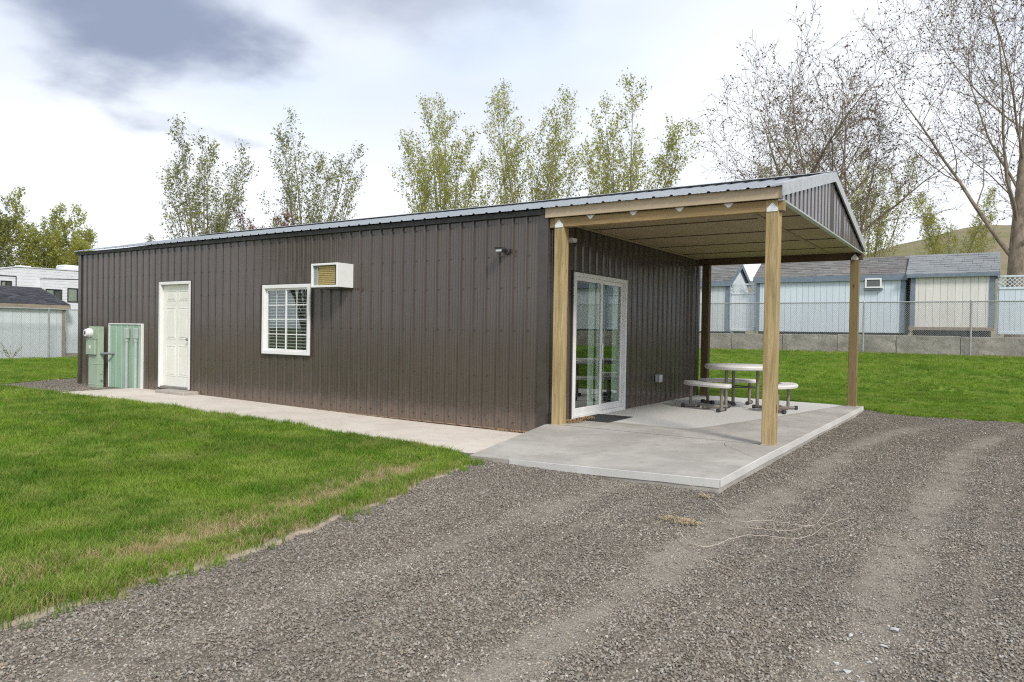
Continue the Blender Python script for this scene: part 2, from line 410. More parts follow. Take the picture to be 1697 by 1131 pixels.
def m_block():
    t = NT('cast_block'); v = t.coord('World'); a = t.noise(v, 1.6, 6, .65, .4); b = t.noise(v, 9, 6, .65)
    c = t.mix(t.ramp(a, .35, .65), (.56, .51, .445), (.33, .295, .245)); c = t.mix(t.math('MULTIPLY', t.rnd(), .45), c, (.40, .33, .27))
    c = t.mix(t.ramp(b, .5, .75, 0, .6), c, (.13, .115, .095))
    st = t.noise(t.coord('World', (6, 6, .9)), 1.0, 5, .6); c = t.mix(t.ramp(st, .55, .75, 0, .5), c, (.17, .15, .125))
    t.bump(t.math('ADD', a, b), .5, .03); return t.set(c, .92, 0, .2)
MAT.update(
    brown=m_brown_metal(), trim=plain('brown_trim', (.064, .054, .048), (.055, .046, .041), .2, 3, bump=.05, bscale=4),
    roof=m_galv('zinc_roof', (.36, .385, .41), (.32, .345, .37), .30, .5), 
    flash=m_galv('flashing', (.50, .515, .53), (.44, .455, .47), .35, .4), white=plain('white_paint', (.80, .80, .79), (.74, .74, .73), .42, 4, bump=.04, bscale=40),
    doorw=plain('door_paint', (.80, .79, .73), (.74, .73, .67), .4, 3, bump=.03, bscale=30), plate=plain('plate_paint', (.83, .84, .86), (.72, .73, .75), .45, 30),
    post=m_wood('post_timber', (.50, .385, .205), (.31, .225, .105)), darkbeam=m_wood('shaded_timber', (.115, .075, .040), (.075, .050, .028), True, 0), darkpost=m_wood('dark_post', (.13, .09, .047), (.085, .06, .033)), midpost=m_wood('brown_post', (.27, .195, .095), (.20, .145, .07)), beamx=m_wood('beam_timber', (.38, .265, .13), (.29, .20, .095), True, 0),  # darker timber copies for back beam and back posts: porch shade put into the colour
    fascia=plain('fascia_board', (.52, .41, .285), (.46, .36, .245), .6, 3, bump=.05, bscale=20, stretch=(.4, 4, 4)),
    soffit=plain('soffit_board', (.36, .28, .17), (.32, .245, .145), .7, 2.5, bump=.12, bscale=90, objvar=.10), batten=plain('soffit_batten', (.31, .24, .145), None, .7, 5), joint=plain('joint_strip', (.12, .088, .052), None, .8, 5),
    slab=m_concrete('porch_concrete', (.48, .455, .415), (.35, .33, .30), (.25, .225, .19), 'clean', (.58, .57, .545)), walk=m_concrete('walk_concrete', (.68, .62, .545), (.58, .52, .45), (.48, .39, .295)),
    edge=m_concrete('slab_edge', (.66, .645, .62), (.56, .545, .52), (.48, .455, .42)), step=m_concrete('step_concrete', (.46, .42, .37), (.36, .33, .29), (.30, .26, .22)),
    gravel=m_gravel_base(), stone=m_stone(), dstone=m_stone(True), lawn=m_lawn_base(), ground=m_ground(), hill=m_hill(), glass=m_glass(),
    blade=m_grass('grass_blade', [(.110, .225, .022), (.225, .350, .040), (.38, .45, .11), (.115, .215, .022)]),
    straw=m_grass('straw_blade', [(.50, .41, .22), (.42, .35, .17), (.33, .32, .12), (.55, .46, .26)]),
    rust=plain('dead_leaf', (.33, .20, .085), (.45, .31, .16), .8, 12), dark=plain('dark_interior', (.10, .095, .09), None, .8), room=plain('room_paint', (.46, .46, .44), None, .8), roomfloor=plain('room_floor', (.20, .16, .12), None, .5),
    blind=plain('blind_vinyl', (.60, .66, .60), (.54, .60, .54), .5, 5), slat=plain('blind_slat', (.62, .63, .63), None, .5), seal=plain('black_seal', (.03, .03, .03), None, .6),
    meter=plain('pedestal_green', (.36, .45, .335), (.31, .395, .295), .5, 5, bump=.05, bscale=30), panel=plain('panel_green', (.33, .47, .365), (.28, .405, .315), .4, 2, stretch=(6, 6, .6)), pvc=plain('grey_pvc', (.42, .47, .45), (.36, .41, .39), .5, 8), pvc2=plain('dark_conduit', (.22, .24, .245), None, .5),
    acwhite=plain('cabinet_white', (.82, .82, .81), (.76, .76, .75), .4, 4), coil=plain('coil_brass', (.50, .40, .17), (.42, .33, .13), .45, 20, metal=.35), coilred=plain('copper_tube', (.20, .07, .045), None, .4, metal=.5), black=plain('black_plastic', (.025, .025, .027), None, .5), lens=plain('lamp_lens', (.55, .56, .55), None, .3),
    lampgrey=plain('lamp_casting', (.055, .055, .06), None, .45), mat=plain('mat_rubber', (.035, .036, .04), (.05, .05, .055), .85, 40, bump=.6, bscale=120), tabletop=plain('table_plastic', (.70, .68, .66), (.63, .61, .59), .5, 8, bump=.06, bscale=180), tleg=plain('table_steel', (.225, .195, .165), (.19, .165, .14), .45, 10), rubber=plain('rubber_foot', (.045, .047, .05), None, .7),
    block=m_block(), fence=plain('galvanised_wire', (.44, .45, .46), (.36, .37, .38), .45, 10, metal=.5), blue=m_board('blue_board', (.66, .735, .80), (.61, .685, .75)), pale=m_board('pale_blue_board', (.72, .77, .81), (.67, .72, .76)), cream=m_board('cream_board', (.76, .74, .70), (.70, .68, .64)), bluetrim=plain('blue_trim', (.19, .235, .295), (.15, .19, .245), .6, 6), oldwood=m_wood('weathered_wood', (.36, .30, .235), (.24, .20, .16), False, 1, .1), silver=m_board('silver_board', (.60, .635, .65), (.54, .58, .60)),
    sh1=m_shingle('shingle_grey', (.16, .16, .16), (.26, .255, .25), (.20, .18, .165)), sh2=m_shingle('shingle_pale', (.25, .265, .28), (.30, .315, .33), (.22, .235, .25)), sh3=m_shingle('shingle_dark', (.05, .052, .062), (.10, .102, .118), (.075, .075, .085)),
    rv=plain('trailer_siding', (.76, .775, .80), (.70, .715, .74), .35, 3), rvtrim=plain('trailer_trim', (.03, .03, .035), None, .4), curtain=plain('curtain', (.55, .52, .46), None, .8),
    barkp=m_bark('poplar_bark', (.31, .285, .215), (.21, .19, .14)), barkg=m_bark('plane_bark', (.30, .25, .195), (.19, .155, .12)), 
    leafy=m_leaf('poplar_leaf', (.40, .42, .065), (.30, .33, .06), (.48, .48, .09), .55), leafd=m_leaf('dusky_leaf', (.23, .255, .09), (.17, .19, .08), (.33, .35, .085)), leafg=m_leaf('spring_leaf', (.36, .39, .065), (.28, .31, .055), (.44, .45, .09), .5), bud=m_leaf('bud', (.17, .115, .085), (.12, .09, .07), (.23, .15, .09), .3), redleaf=m_leaf('red_leaf', (.24, .115, .07), (.17, .085, .055), (.30, .16, .08), .3), 
    rusttrim=plain('soiled_trim', (.30, .21, .14), (.20, .14, .10), .8, 8), strawtan=plain('straw_tan', (.50, .39, .21), (.40, .31, .16), .85, 15), sand=plain('sandy_soil', (.37, .31, .235), (.28, .23, .17), .9, 9, bump=.5, bscale=70), twig=plain('pale_twig', (.52, .45, .36), (.42, .36, .29), .7, 20), chalk=plain('chalk_lump', (.52, .52, .51), (.42, .42, .41), .9, 30, bump=.5, bscale=60), outlet=plain('outlet_cover', (.60, .62, .63), None, .4), brass=plain('knob_metal', (.35, .33, .30), None, .3, metal=.8))

# ------------------------------------------------------------------ ground sheets
def terrain(x, y):
    a = sstep(-21, -8, x)
    low = 0.78*np.clip((np.asarray(y, float)-6.2)/12.5, 0, 1)
    low = 0.78*sstep(0, 1, low/0.78)*.35 + low*.65
    hi = sstep(18.95, 19.15, y)
    return a*(low*(1-hi) + 1.42*hi) + .05*sstep(-16, -22, x)
def grid_sheet(name, xs, ys, zf, mat, attr=None, label=None, kind='structure', cat=None):
    X, Y = np.meshgrid(xs, ys); Z = zf(X, Y); nx, ny = len(xs), len(ys)
    me = bpy.data.meshes.new(name); V = np.stack([X, Y, Z], -1).reshape(-1, 3)
    i = np.arange((ny-1)*(nx-1)); r = i//(nx-1); c = i % (nx-1); a = r*nx+c
    F = np.stack([a, a+1, a+nx+1, a+nx], 1)
    me.from_pydata(V.tolist(), [], F.tolist()); me.update()
    for p in me.polygons: p.use_smooth = True
    if attr is not None:
        at = me.attributes.new('dust', 'FLOAT', 'POINT'); at.data.foreach_set('value', attr(X, Y).reshape(-1).astype(np.float32))
    o = link(name, me, mat); tag(o, label, cat, None, kind); return o
far = lambda a, b: list(np.unique(np.concatenate([-np.geomspace(a, 5000, 14), np.geomspace(b, 5000, 14)])))
xs = np.unique(np.concatenate([far(42, 42), np.arange(-40, 40.1, 1.0)])); ys = np.unique(np.concatenate([far(42, 52), np.arange(-40, 50.1, 1.0), [18.9, 18.98, 19.05, 19.13, 19.2]]))
grid_sheet('ground', xs, ys, lambda x, y: terrain(x, y) - .09, M('ground'))
# compacted wheel tracks run along the drive; loose stone is heaped between them
def wob(y): return .12*np.sin(y*.35+1) + .10*(fbm(y*.4, y*0+3.3, 5)-.5)
def dust(x, y):
    w = wob(y); d = np.zeros_like(x)
    for c, s, a in ((2.15, .20, .7), (2.62, .09, .35), (3.42, .20, 1.0), (3.85, .08, .3), (4.50, .20, .95), (4.92, .08, .4), (5.75, .25, .8), (7.1, .4, .6)):
        d = np.maximum(d, a*np.exp(-((x-w-c-.045*np.maximum(y-.5, 0)**2)/s)**2))
    d = d*(1-sstep(3.2, 5.6, y)*.6)
    d = d*(.45+1.1*fbm(x*9, y*7, 15))
    return np.clip(d*(.55+.8*fbm(x*2.4, y*.8, 11)) + .35*np.maximum(0, fbm(x*.9+4, y*.9, 12)-.52)*2, 0, 1)
def gravel_z(x, y):
    z = .012 - .022*dust(x, y) + .03*(fbm(x*1.1, y*.8, 21)-.5) + .012*(fbm(x*5, y*5, 31)-.5)
    y_ = np.asarray(y, float); under_walk = (np.asarray(x) > -9.75) & (np.asarray(x) < .3) & (y_ > -2.0) & (y_ < 6)
    return z + terrain(x, y)*.9 - .10*under_walk*sstep(-1.95, -1.7, y_)
gx = np.arange(-15.5, 14.01, .12); gy = np.arange(-13, 7.01, .12)
grid_sheet('gravel_drive', gx, gy, gravel_z, M('gravel'), dust)

def pip(px, py, poly):
    px = np.asarray(px); ins = np.zeros(px.shape, bool); n = len(poly)
    for i in range(n):
        x0, y0 = poly[i]; x1, y1 = poly[(i+1) % n]
        if y0 == y1: continue
        c = ((y0 > py) != (y1 > py)) & (px < (x1-x0)*(py-y0)/(y1-y0)+x0); ins ^= c
    return ins
def pdist(px, py, line):
    d = np.full(np.shape(px), 1e9)
    for (x0, y0), (x1, y1) in zip(line[:-1], line[1:]):
        dx, dy = x1-x0, y1-y0; t = np.clip(((px-x0)*dx+(py-y0)*dy)/(dx*dx+dy*dy), 0, 1); d = np.minimum(d, np.hypot(px-x0-t*dx, py-y0-t*dy))
    return d
def rough(line, step=.06, amp=.05, seed=3):
    out = []
    for (x0, y0), (x1, y1) in zip(line[:-1], line[1:]):
        L = math.hypot(x1-x0, y1-y0); n = max(1, int(L/step))
        for i in range(n):
            t = i/n; x = x0+(x1-x0)*t; y = y0+(y1-y0)*t; nx, ny = -(y1-y0)/L, (x1-x0)/L
            a = amp*(2*fbm(x*3.1+7, y*3.1, seed)-1)+amp*.5*(2*vnoise(x*11, y*11, seed+9)-1); out.append((x+nx*a, y+ny*a))
    out.append(line[-1]); return out
EDGE_WALK = [(-13.2, -1.55), (-12.0, -1.64), (-10.9, -1.66), (-9.65, -1.70), (-8.16, -1.63), (-6.5, -1.62), (-4.04, -1.70), (-1.82, -1.93), (-.42, -2.0), (.20, -2.14)]
EDGE_DRIVE = [(.52, -2.42), (.74, -2.98), (.86, -3.54), (1.02, -4.22), (1.15, -4.81), (1.19, -5.2), (1.24, -5.55), (1.27, -5.95), (1.32, -6.3), (1.30, -6.57), (1.31, -6.83), (1.28, -8.2), (1.2, -12.5)]
e1 = rough(EDGE_WALK, .06, .07, 3); e2 = rough(EDGE_DRIVE, .06, .09, 13)
LAWN_L = e1 + e2 + [(-40, -12.5), (-40, -1.2), (-15.5, -1.45)]
LAWN_F = rough([(-13.0, -1.15), (-13.5, -.29), (-14.05, .93), (-13.6, 2.6), (-13.2, 9.0)], .1, .06, 7) + [(-23.8, 9.0), (-23.8, -1.15)]
def poly_sheet(name, poly, zf, mat, drop=.05, attr=None):
    bm = bmesh.new(); vs_ = [bm.verts.new((x, y, 0)) for x, y in poly]
    es = [bm.edges.new((vs_[i], vs_[(i+1) % len(vs_)])) for i in range(len(vs_))]
    bmesh.ops.triangle_fill(bm, use_beauty=True, edges=es)
    P = np.array([v.co[:2] for v in bm.verts]); Z = zf(P[:, 0], P[:, 1])
    for v, z in zip(bm.verts, Z): v.co.z = z
    ed = [e for e in bm.edges if len(e.link_faces) == 1]; r = bmesh.ops.extrude_edge_only(bm, edges=ed)
    for v in [g for g in r['geom'] if isinstance(g, bmesh.types.BMVert)]: v.co.z -= drop
    bmesh.ops.recalc_face_normals(bm, faces=bm.faces[:])
    me = bpy.data.meshes.new(name); bm.to_mesh(me); bm.free()
    if attr is not None:
        P = np.array([v.co[:2] for v in me.vertices]); at = me.attributes.new('dust', 'FLOAT', 'POINT'); at.data.foreach_set('value', attr(P[:, 0], P[:, 1]).astype(np.float32))
    return structure(link(name, me, mat))
def lawn_z(x, y): return .030 + .9*terrain(x, y) + .02*(fbm(np.asarray(x)*.7, np.asarray(y)*.7, 41)-.5)
def dry(x, y):
    d = pdist(x, y, EDGE_DRIVE)
    inner = np.exp(-((d-.42)/.30)**2)*sstep(-1.9, -3.4, y)*.9
    edge = np.exp(-(d/.10)**2)*.8
    return np.clip(np.maximum(inner, edge)*(.30+1.25*fbm(np.asarray(x)*2.2, np.asarray(y)*2.2, 51)), 0, 1)
# the front lawn: a fine sheet near the drive so that worn patches have a shape
def lawn_left():
    step = .10; xs = np.arange(-40, 1.6, step*1); xs = np.concatenate([np.arange(-40, -12, 1.0), np.arange(-12, 1.6, step)]); ys = np.concatenate([np.arange(-12.5, -9, .5), np.arange(-9, -1.0, step)])
    X, Y = np.meshgrid(xs, ys); ins = pip(X, Y, LAWN_L); Z = lawn_z(X, Y); nx = len(xs)
    near = np.minimum(pdist(X, Y, e1), pdist(X, Y, e2))
    keep = ins & (near > .09)
    idx = -np.ones(X.shape, int); V = []; A = []
    for r, c in zip(*np.nonzero(keep)): idx[r, c] = len(V); V.append((X[r, c], Y[r, c], Z[r, c]))
    F = []
    for r in range(len(ys)-1):
        for c in range(nx-1):
            q = (idx[r, c], idx[r, c+1], idx[r+1, c+1], idx[r+1, c])
            if min(q) >= 0: F.append(q)
    me = bpy.data.meshes.new('lawn'); me.from_pydata(V, [], F); me.update()
    P = np.array(V); at = me.attributes.new('dust', 'FLOAT', 'POINT'); at.data.foreach_set('value', dry(P[:, 0], P[:, 1]).astype(np.float32))
    for p in me.polygons: p.use_smooth = True
    return structure(link('lawn', me, M('lawn')))
lawn_left()
under = poly_sheet('lawn_soil', LAWN_L, lambda x, y: .018 + .9*terrain(x, y) + 0*np.asarray(x), M('lawn'), .05, lambda x, y: .55+0*x)
poly_sheet('side_lawn', LAWN_F, lambda x, y: .03 + terrain(x, y), M('lawn'), .07, lambda x, y: 0*x)
def soil_strip():
    mb = MB(); L = [p for p in e2 if p[1] > -9]
    for i, (x, y) in enumerate(L):
        w = max(.0, .30*(float(fbm(x*1.3+5, y*1.3, 91))-.44)); mb.v += [(x-.10, y+.04, .020), (x+w*.6, y-w*.25, .024), (x+w+.05, y-w*.4, -.02)]
        if i: a = 3*(i-1); mb.f += [(a, a+1, a+4, a+3), (a+1, a+2, a+5, a+4)]
    structure(obj('soil_edge', mb, M('sand')))
soil_strip()
# the back lawn rises to the foot of the block wall
def ledge(x): return 5.80 + .55*np.exp(-((x-2.9)/.5)**2) + .10*(2*fbm(np.asarray(x)*1.9, np.asarray(x)*0+1.7, 61)-1) + .04*(2*vnoise(np.asarray(x)*9, np.asarray(x)*0, 62)-1)
def back_edge(x): return np.where(x < 2.95, 6.02 + .05*(2*vnoise(np.asarray(x)*5, np.asarray(x)*0, 63)-1), ledge(x))
def lawn_back():
    xs = np.concatenate([np.arange(-23, -2, .5), np.arange(-2, 8, .12), np.arange(8, 30, .5)]); ts = np.concatenate([[0, .004, .01], np.linspace(.02, 1, 70)])
    X, T = np.meshgrid(xs, ts); E = back_edge(X); Y = E + (18.72-E)*T
    Z = terrain(X, Y) + .035*(T > 0) - .05*(T == 0) + .02*(fbm(X*.6, Y*.6, 44)-.5)
    V = np.stack([X, Y, Z], -1).reshape(-1, 3); nx = len(xs); i = np.arange((len(ts)-1)*(nx-1)); a = (i//(nx-1))*nx + i % (nx-1)
    me = bpy.data.meshes.new('back_lawn'); me.from_pydata(V.tolist(), [], np.stack([a, a+1, a+nx+1, a+nx], 1).tolist()); me.update()
    A = np.clip(np.exp(-((Y-18.5)/.5)**2)*(.1+.9*fbm(X*.8, Y*2, 71)) + .5*np.exp(-((T)/.015)**2)*fbm(X*2, Y, 72), 0, 1)
    at = me.attributes.new('dust', 'FLOAT', 'POINT'); at.data.foreach_set('value', A.reshape(-1).astype(np.float32))
    for p in me.polygons: p.use_smooth = True
    structure(link('back_lawn', me, M('lawn')))
lawn_back()
# hills behind the yards
def hills():
    V = []; F = []; na, nr = 140, 14
    for j in range(nr):
        r = 260 + 55*j
        for i in range(na+1):
            az = R_(-75 + 175*i/na)                                   # from +Y towards +X
            x = math.sin(az)*r; y = math.cos(az)*r
            ridge = 84*float(sstep(-42, 4, math.degrees(az)))
            h = ridge*(.70+.55*float(fbm(math.degrees(az)*.07, j*.15, 81, 4)))*math.sin(min(1, j/8)*math.pi/2)
            V.append((x, y, h - (3 if j == 0 else 0)))
    for j in range(nr-1):
        for i in range(na): a = j*(na+1)+i; F.append((a, a+1, a+na+2, a+na+1))
    me = bpy.data.meshes.new('hills'); me.from_pydata(V, [], F); me.update()
    for p in me.polygons: p.use_smooth = True
    structure(link('hills', me, M('hill')))
hills()

# ------------------------------------------------------------------ concrete
def slab_z(x, y):
    x = np.asarray(x, float); y = np.asarray(y, float)
    return .120 - .020*np.clip((x-.6)/2.4, 0, 1)*np.clip(y/5.5, 0, 1) - np.clip(-y/2.2, 0, 1)*.088*np.clip((3.0-x)/2.65, -.1, 1)
def porch():
    # left edge slants out to the joint with the walk
    n, m_ = 44, 100; V = []; A = []
    def pos(u, v):
        y = -2.22 + (6.02+2.22)*v
        xl = .012 if y > -.02 else .02 + (-y)*.165
        yl = -2.16; x = xl + (3.035-xl)*u
        if v == 0: y = -2.16 - .07*u
        return x, y
    for j in range(m_+1):
        for i in range(n+1):
            x, y = pos(i/n, j/m_); V.append((x, y, float(slab_z(x, y))))
            c = .80 + .28*max(0, abs(x-1.25)-.45)**2*1.2 - .0
            lim = c + max(0, x-1.70)*4.2 + 1.2*max(0, x-2.2)
            A.append(float(np.clip(.5 + (y-lim)*(1.4 if x < 1.8 else .5), 0, 1)))
    F = [(j*(n+1)+i, j*(n+1)+i+1, (j+1)*(n+1)+i+1, (j+1)*(n+1)+i) for j in range(m_) for i in range(n)]
    bm = bmesh.new(); lay = bm.verts.layers.float.new('clean'); bv = [bm.verts.new(v) for v in V]; [bm.faces.new([bv[k] for k in f]) for f in F]
    for v, a in zip(bv, A): v[lay] = a
    ed = [e for e in bm.edges if len(e.link_faces) == 1]; r = bmesh.ops.extrude_edge_only(bm, edges=ed)
    for v in [g for g in r['geom'] if isinstance(g, bmesh.types.BMVert)]: v.co.z = -.10
    bmesh.ops.recalc_face_normals(bm, faces=bm.faces[:])
    me = bpy.data.meshes.new('porch_slab'); bm.to_mesh(me); bm.free()
    s = structure(link('porch_slab', me, M('slab')))
    jn = MB()
    for i in range(30):
        xa, xb = .26+2.54*i/30, .26+2.54*(i+1)/30; o_ = len(jn.v)
        for xx in (xa, xb):
            for yy in (.055, .064): jn.v.append((xx, yy+.006*math.sin(xx*3), float(slab_z(xx, yy))+.0012))
        jn.f.append((o_, o_+2, o_+3, o_+1))
    obj('control_joint', jn, M('dark'), s)
    # the worn white arris along the outer edges
    rng = random.Random(4); mb = MB()
    def strip(p0, p1, nx, ny, k):
        pts = []
        for i in range(k+1):
            t = i/k; x = p0[0]+(p1[0]-p0[0])*t; y = p0[1]+(p1[1]-p0[1])*t; pts.append((x, y, float(slab_z(x, y)), (.008+.018*float(fbm(x*4, y*4, 7)))*min(1, i/14), .055+.012*float(fbm(x*3.2, y*3.2, 17))))
        o = len(mb.v)
        for x, y, z, w, d in pts: mb.v += [(x-nx*w, y-ny*w, z+.0045), (x+nx*.004, y+ny*.004, z+.0035), (x+nx*.006, y+ny*.006, z-d)]
        for i in range(k):
            a = o+3*i; mb.f += [(a, a+1, a+4, a+3), (a+1, a+2, a+5, a+4)]
    strip((3.035, -2.22), (3.035, 6.0), 1, 0, 110); strip((.9, -2.180), (3.0405, -2.2295), 0, -1, 48)
    obj('slab_edge', mb, M('edge'), s)
porch()
def walk_z(x, y): return -.025 + .075*sstep(-1.5, -9, x) + .0*np.asarray(y)
def walkway():
    # three poured bays with narrow joints
    root = None
    cuts = [-9.80, -6.6, -3.3, .30]
    for k in range(3):
        x0, x1 = cuts[k]+.006, cuts[k+1]-.006; bm = bmesh.new(); n = 24; rows = []
        for i in range(n+1):
            x = x0+(x1-x0)*i/n; yf = np.interp(x, [p[0] for p in EDGE_WALK], [p[1] for p in EDGE_WALK]) - .12; row = []
            for j in range(9):
                y = -.015 + (yf+.015)*j/8; xx = x
                if k == 2 and i >= n-4: xx = x + (i-n+4)/4*(.02+(-y)*.165 - x1 - .004)
                row.append(bm.verts.new((xx, y, float(walk_z(xx, y)))))
            rows.append(row)
        for i in range(n):
            for j in range(8): bm.faces.new((rows[i][j], rows[i+1][j], rows[i+1][j+1], rows[i][j+1]))
        ed = [e for e in bm.edges if len(e.link_faces) == 1]; r = bmesh.ops.extrude_edge_only(bm, edges=ed)
        for v in [g for g in r['geom'] if isinstance(g, bmesh.types.BMVert)]: v.co.z = -.12
        bmesh.ops.recalc_face_normals(bm, faces=bm.faces[:])
        me = bpy.data.meshes.new('walkway'); bm.to_mesh(me); bm.free()
        if root is None: root = structure(link('walkway', me, M('walk')))
        else: link('concrete_bay', me, M('walk'), root)
walkway()
structure(obj('door_step', MB().cbox(-8.55, -7.60, -.34, -.022, .0, .105, .012), M('step')))

# ------------------------------------------------------------------ the metal building
LEN, WID, H, RS = 12.111, 5.946, 2.905, .2214
SOF = 2.832; EAVE_Z = 2.955; RIDGE_Z = 3.66; SLOPE = (RIDGE_Z-EAVE_Z)/(WID/2+.10)
B = thing('metal_building', (0, 0, 0), 'long low brown ribbed metal building with a grey roof and covered porch', 'building')
def prof(a0, a1, first):
    """points (a, depth) of the ribbed sheet between a0 and a1, rib crests at first + k*RS"""
    pts = [(a0, 0.0)]; k = math.floor((a0-first)/RS)-1
    while first+k*RS < a1+RS:
        c = first+k*RS
        for da, d in ((-.026, 0), (-.012, .025), (.012, .025), (.024, 0), (.078, 0), (.086, .004), (.096, .004), (.104, 0), (.125, 0), (.133, .004), (.143, .004), (.151, 0)):
            if a0+1e-4 < c+da < a1-1e-4: pts.append((c+da, d))
        k += 1
    pts.append((a1, 0.0)); return pts
def sheet(name, a0, a1, z0, ztop, place, first, mat, parent, holes=(), P=None):
    P = P or prof(a0, a1, first); cuts = sorted({h[i] for h in holes for i in (0, 1) if a0 < h[i] < a1})
    for c in cuts:
        for i in range(len(P)-1):
            if P[i][0] < c < P[i+1][0]:
                t = (c-P[i][0])/(P[i+1][0]-P[i][0]); P.insert(i+1, (c, P[i][1]+t*(P[i+1][1]-P[i][1]))); break
    zs = sorted({z0} | {h[i] for h in holes for i in (2, 3) if h[0] < a1 and h[1] > a0}); n = len(P); mb = MB()
    for a, d in P:
        for z in zs: mb.v.append(place(a, d, z))
        mb.v.append(place(a, d, ztop(a)))
    nz = len(zs)+1; zz = zs + [99]
    for i in range(n-1):
        mid = .5*(P[i][0]+P[i+1][0])
        for j in range(nz-1):
            zc = zs[j]+.001
            if any(h[0] < mid < h[1] and h[2] <= zc < h[3] for h in holes): continue
            a = i*nz+j; mb.f.append((a, a+nz, a+nz+1, a+1))
    # a sheet cut in two by an opening is two pieces
    par = list(range(len(mb.v)))
    def find(a):
        while par[a] != a: par[a] = par[par[a]]; a = par[a]
        return a
    for f in mb.f:
        for k in f[1:]: par[find(k)] = find(f[0])
    groups = {}
    for f in mb.f: groups.setdefault(find(f[0]), []).append(f)
    for fs in groups.values():
        used = sorted({k for f in fs for k in f}); ix = {k: n_ for n_, k in enumerate(used)}; part = MB(); part.v = [mb.v[k] for k in used]; part.f = [tuple(ix[k] for k in f) for f in fs]; obj(name, part, mat, parent)
W4 = RS*4
DOOR = (-8.94, -7.88, .12, 2.205); WIN = (-5.737, -4.516, .882, 2.073); SLD = (.696, 2.462, .12, 2.185)
def walls():
    pl = lambda a, d, z: (a, -d, z)
    a1 = -.045
    while a1 > -LEN+.05:
        a0 = max(a1-W4, -LEN+.02); sheet('wall_sheet', a0, a1, .0, lambda a: H, pl, -.093, M('brown'), B, (DOOR, WIN)); a1 -= W4
    pr = lambda a, d, z: (d, a, z); a0 = .03
    while a0 < WID-.05:
        a1 = min(a0+W4, WID-.02); sheet('wall_sheet', a0, a1, .10, lambda a: SOF+.02, pr, .12, M('brown'), B, (SLD,)); a0 += W4
    pb = lambda a, d, z: (a, WID+d, z); a1 = -.02
    while a1 > -LEN+.05: a0 = max(a1-W4, -LEN+.02); sheet('wall_sheet', a0, a1, .0, lambda a: H, pb, -.093, M('brown'), B); a1 -= W4
    pleft = lambda a, d, z: (-LEN-d, a, z); a0 = .02; top = lambda a: EAVE_Z-.03+SLOPE*(WID/2-abs(a-WID/2))
    for lim in (WID/2, WID-.02):
        while a0 < lim-.01: a1 = min(a0+W4, lim); sheet('wall_sheet', a0, a1, .0, top, pleft, .12, M('brown'), B); a0 = a1
    # corner trims, base trim
    t = M('trim')
    for (x0, x1, y0, y1) in ((-.105, .028, -.031, .0), (.0, .028, .0, .075), (-LEN-.028, -LEN+.09, -.031, 0), (-LEN-.028, -LEN, 0, .09), (-.02, .028, WID, WID+.03), (.0, .028, WID-.075, WID)):
        obj('corner_trim', MB().cbox(x0, x1, y0, y1, -.02 if y0 < .5 else .08, H if y0 < .5 else SOF, .004), t, B)
    obj('base_trim', MB().box(-LEN, -.06, -.014, .02, -.012, .006), M('rusttrim'), B); obj('base_trim', MB().box(-.0, .012, .08, .66, .07, .128), t, B)
    obj('sill_plate', MB().box(-LEN+.02, -.03, .03, .12, -.1, .03), M('oldwood'), B)
    # screws
    sc = MB(); x = -.093
    for z in (.10, .72, 1.35, 1.93, 2.36, 2.80):
        x = -.093+.045
        while x > -LEN+.1:
            if not (DOOR[0]-.1 < x < DOOR[1]+.1 and z < 2.3) and not (WIN[0]-.1 < x < WIN[1]+.1 and .8 < z < 2.15): sc.box(x-.007, x+.007, -.009, .001, z-.007, z+.007)
            x -= RS
    o = obj('screws', sc, M('lampgrey'), B); o['kind'] = 'stuff'
walls()
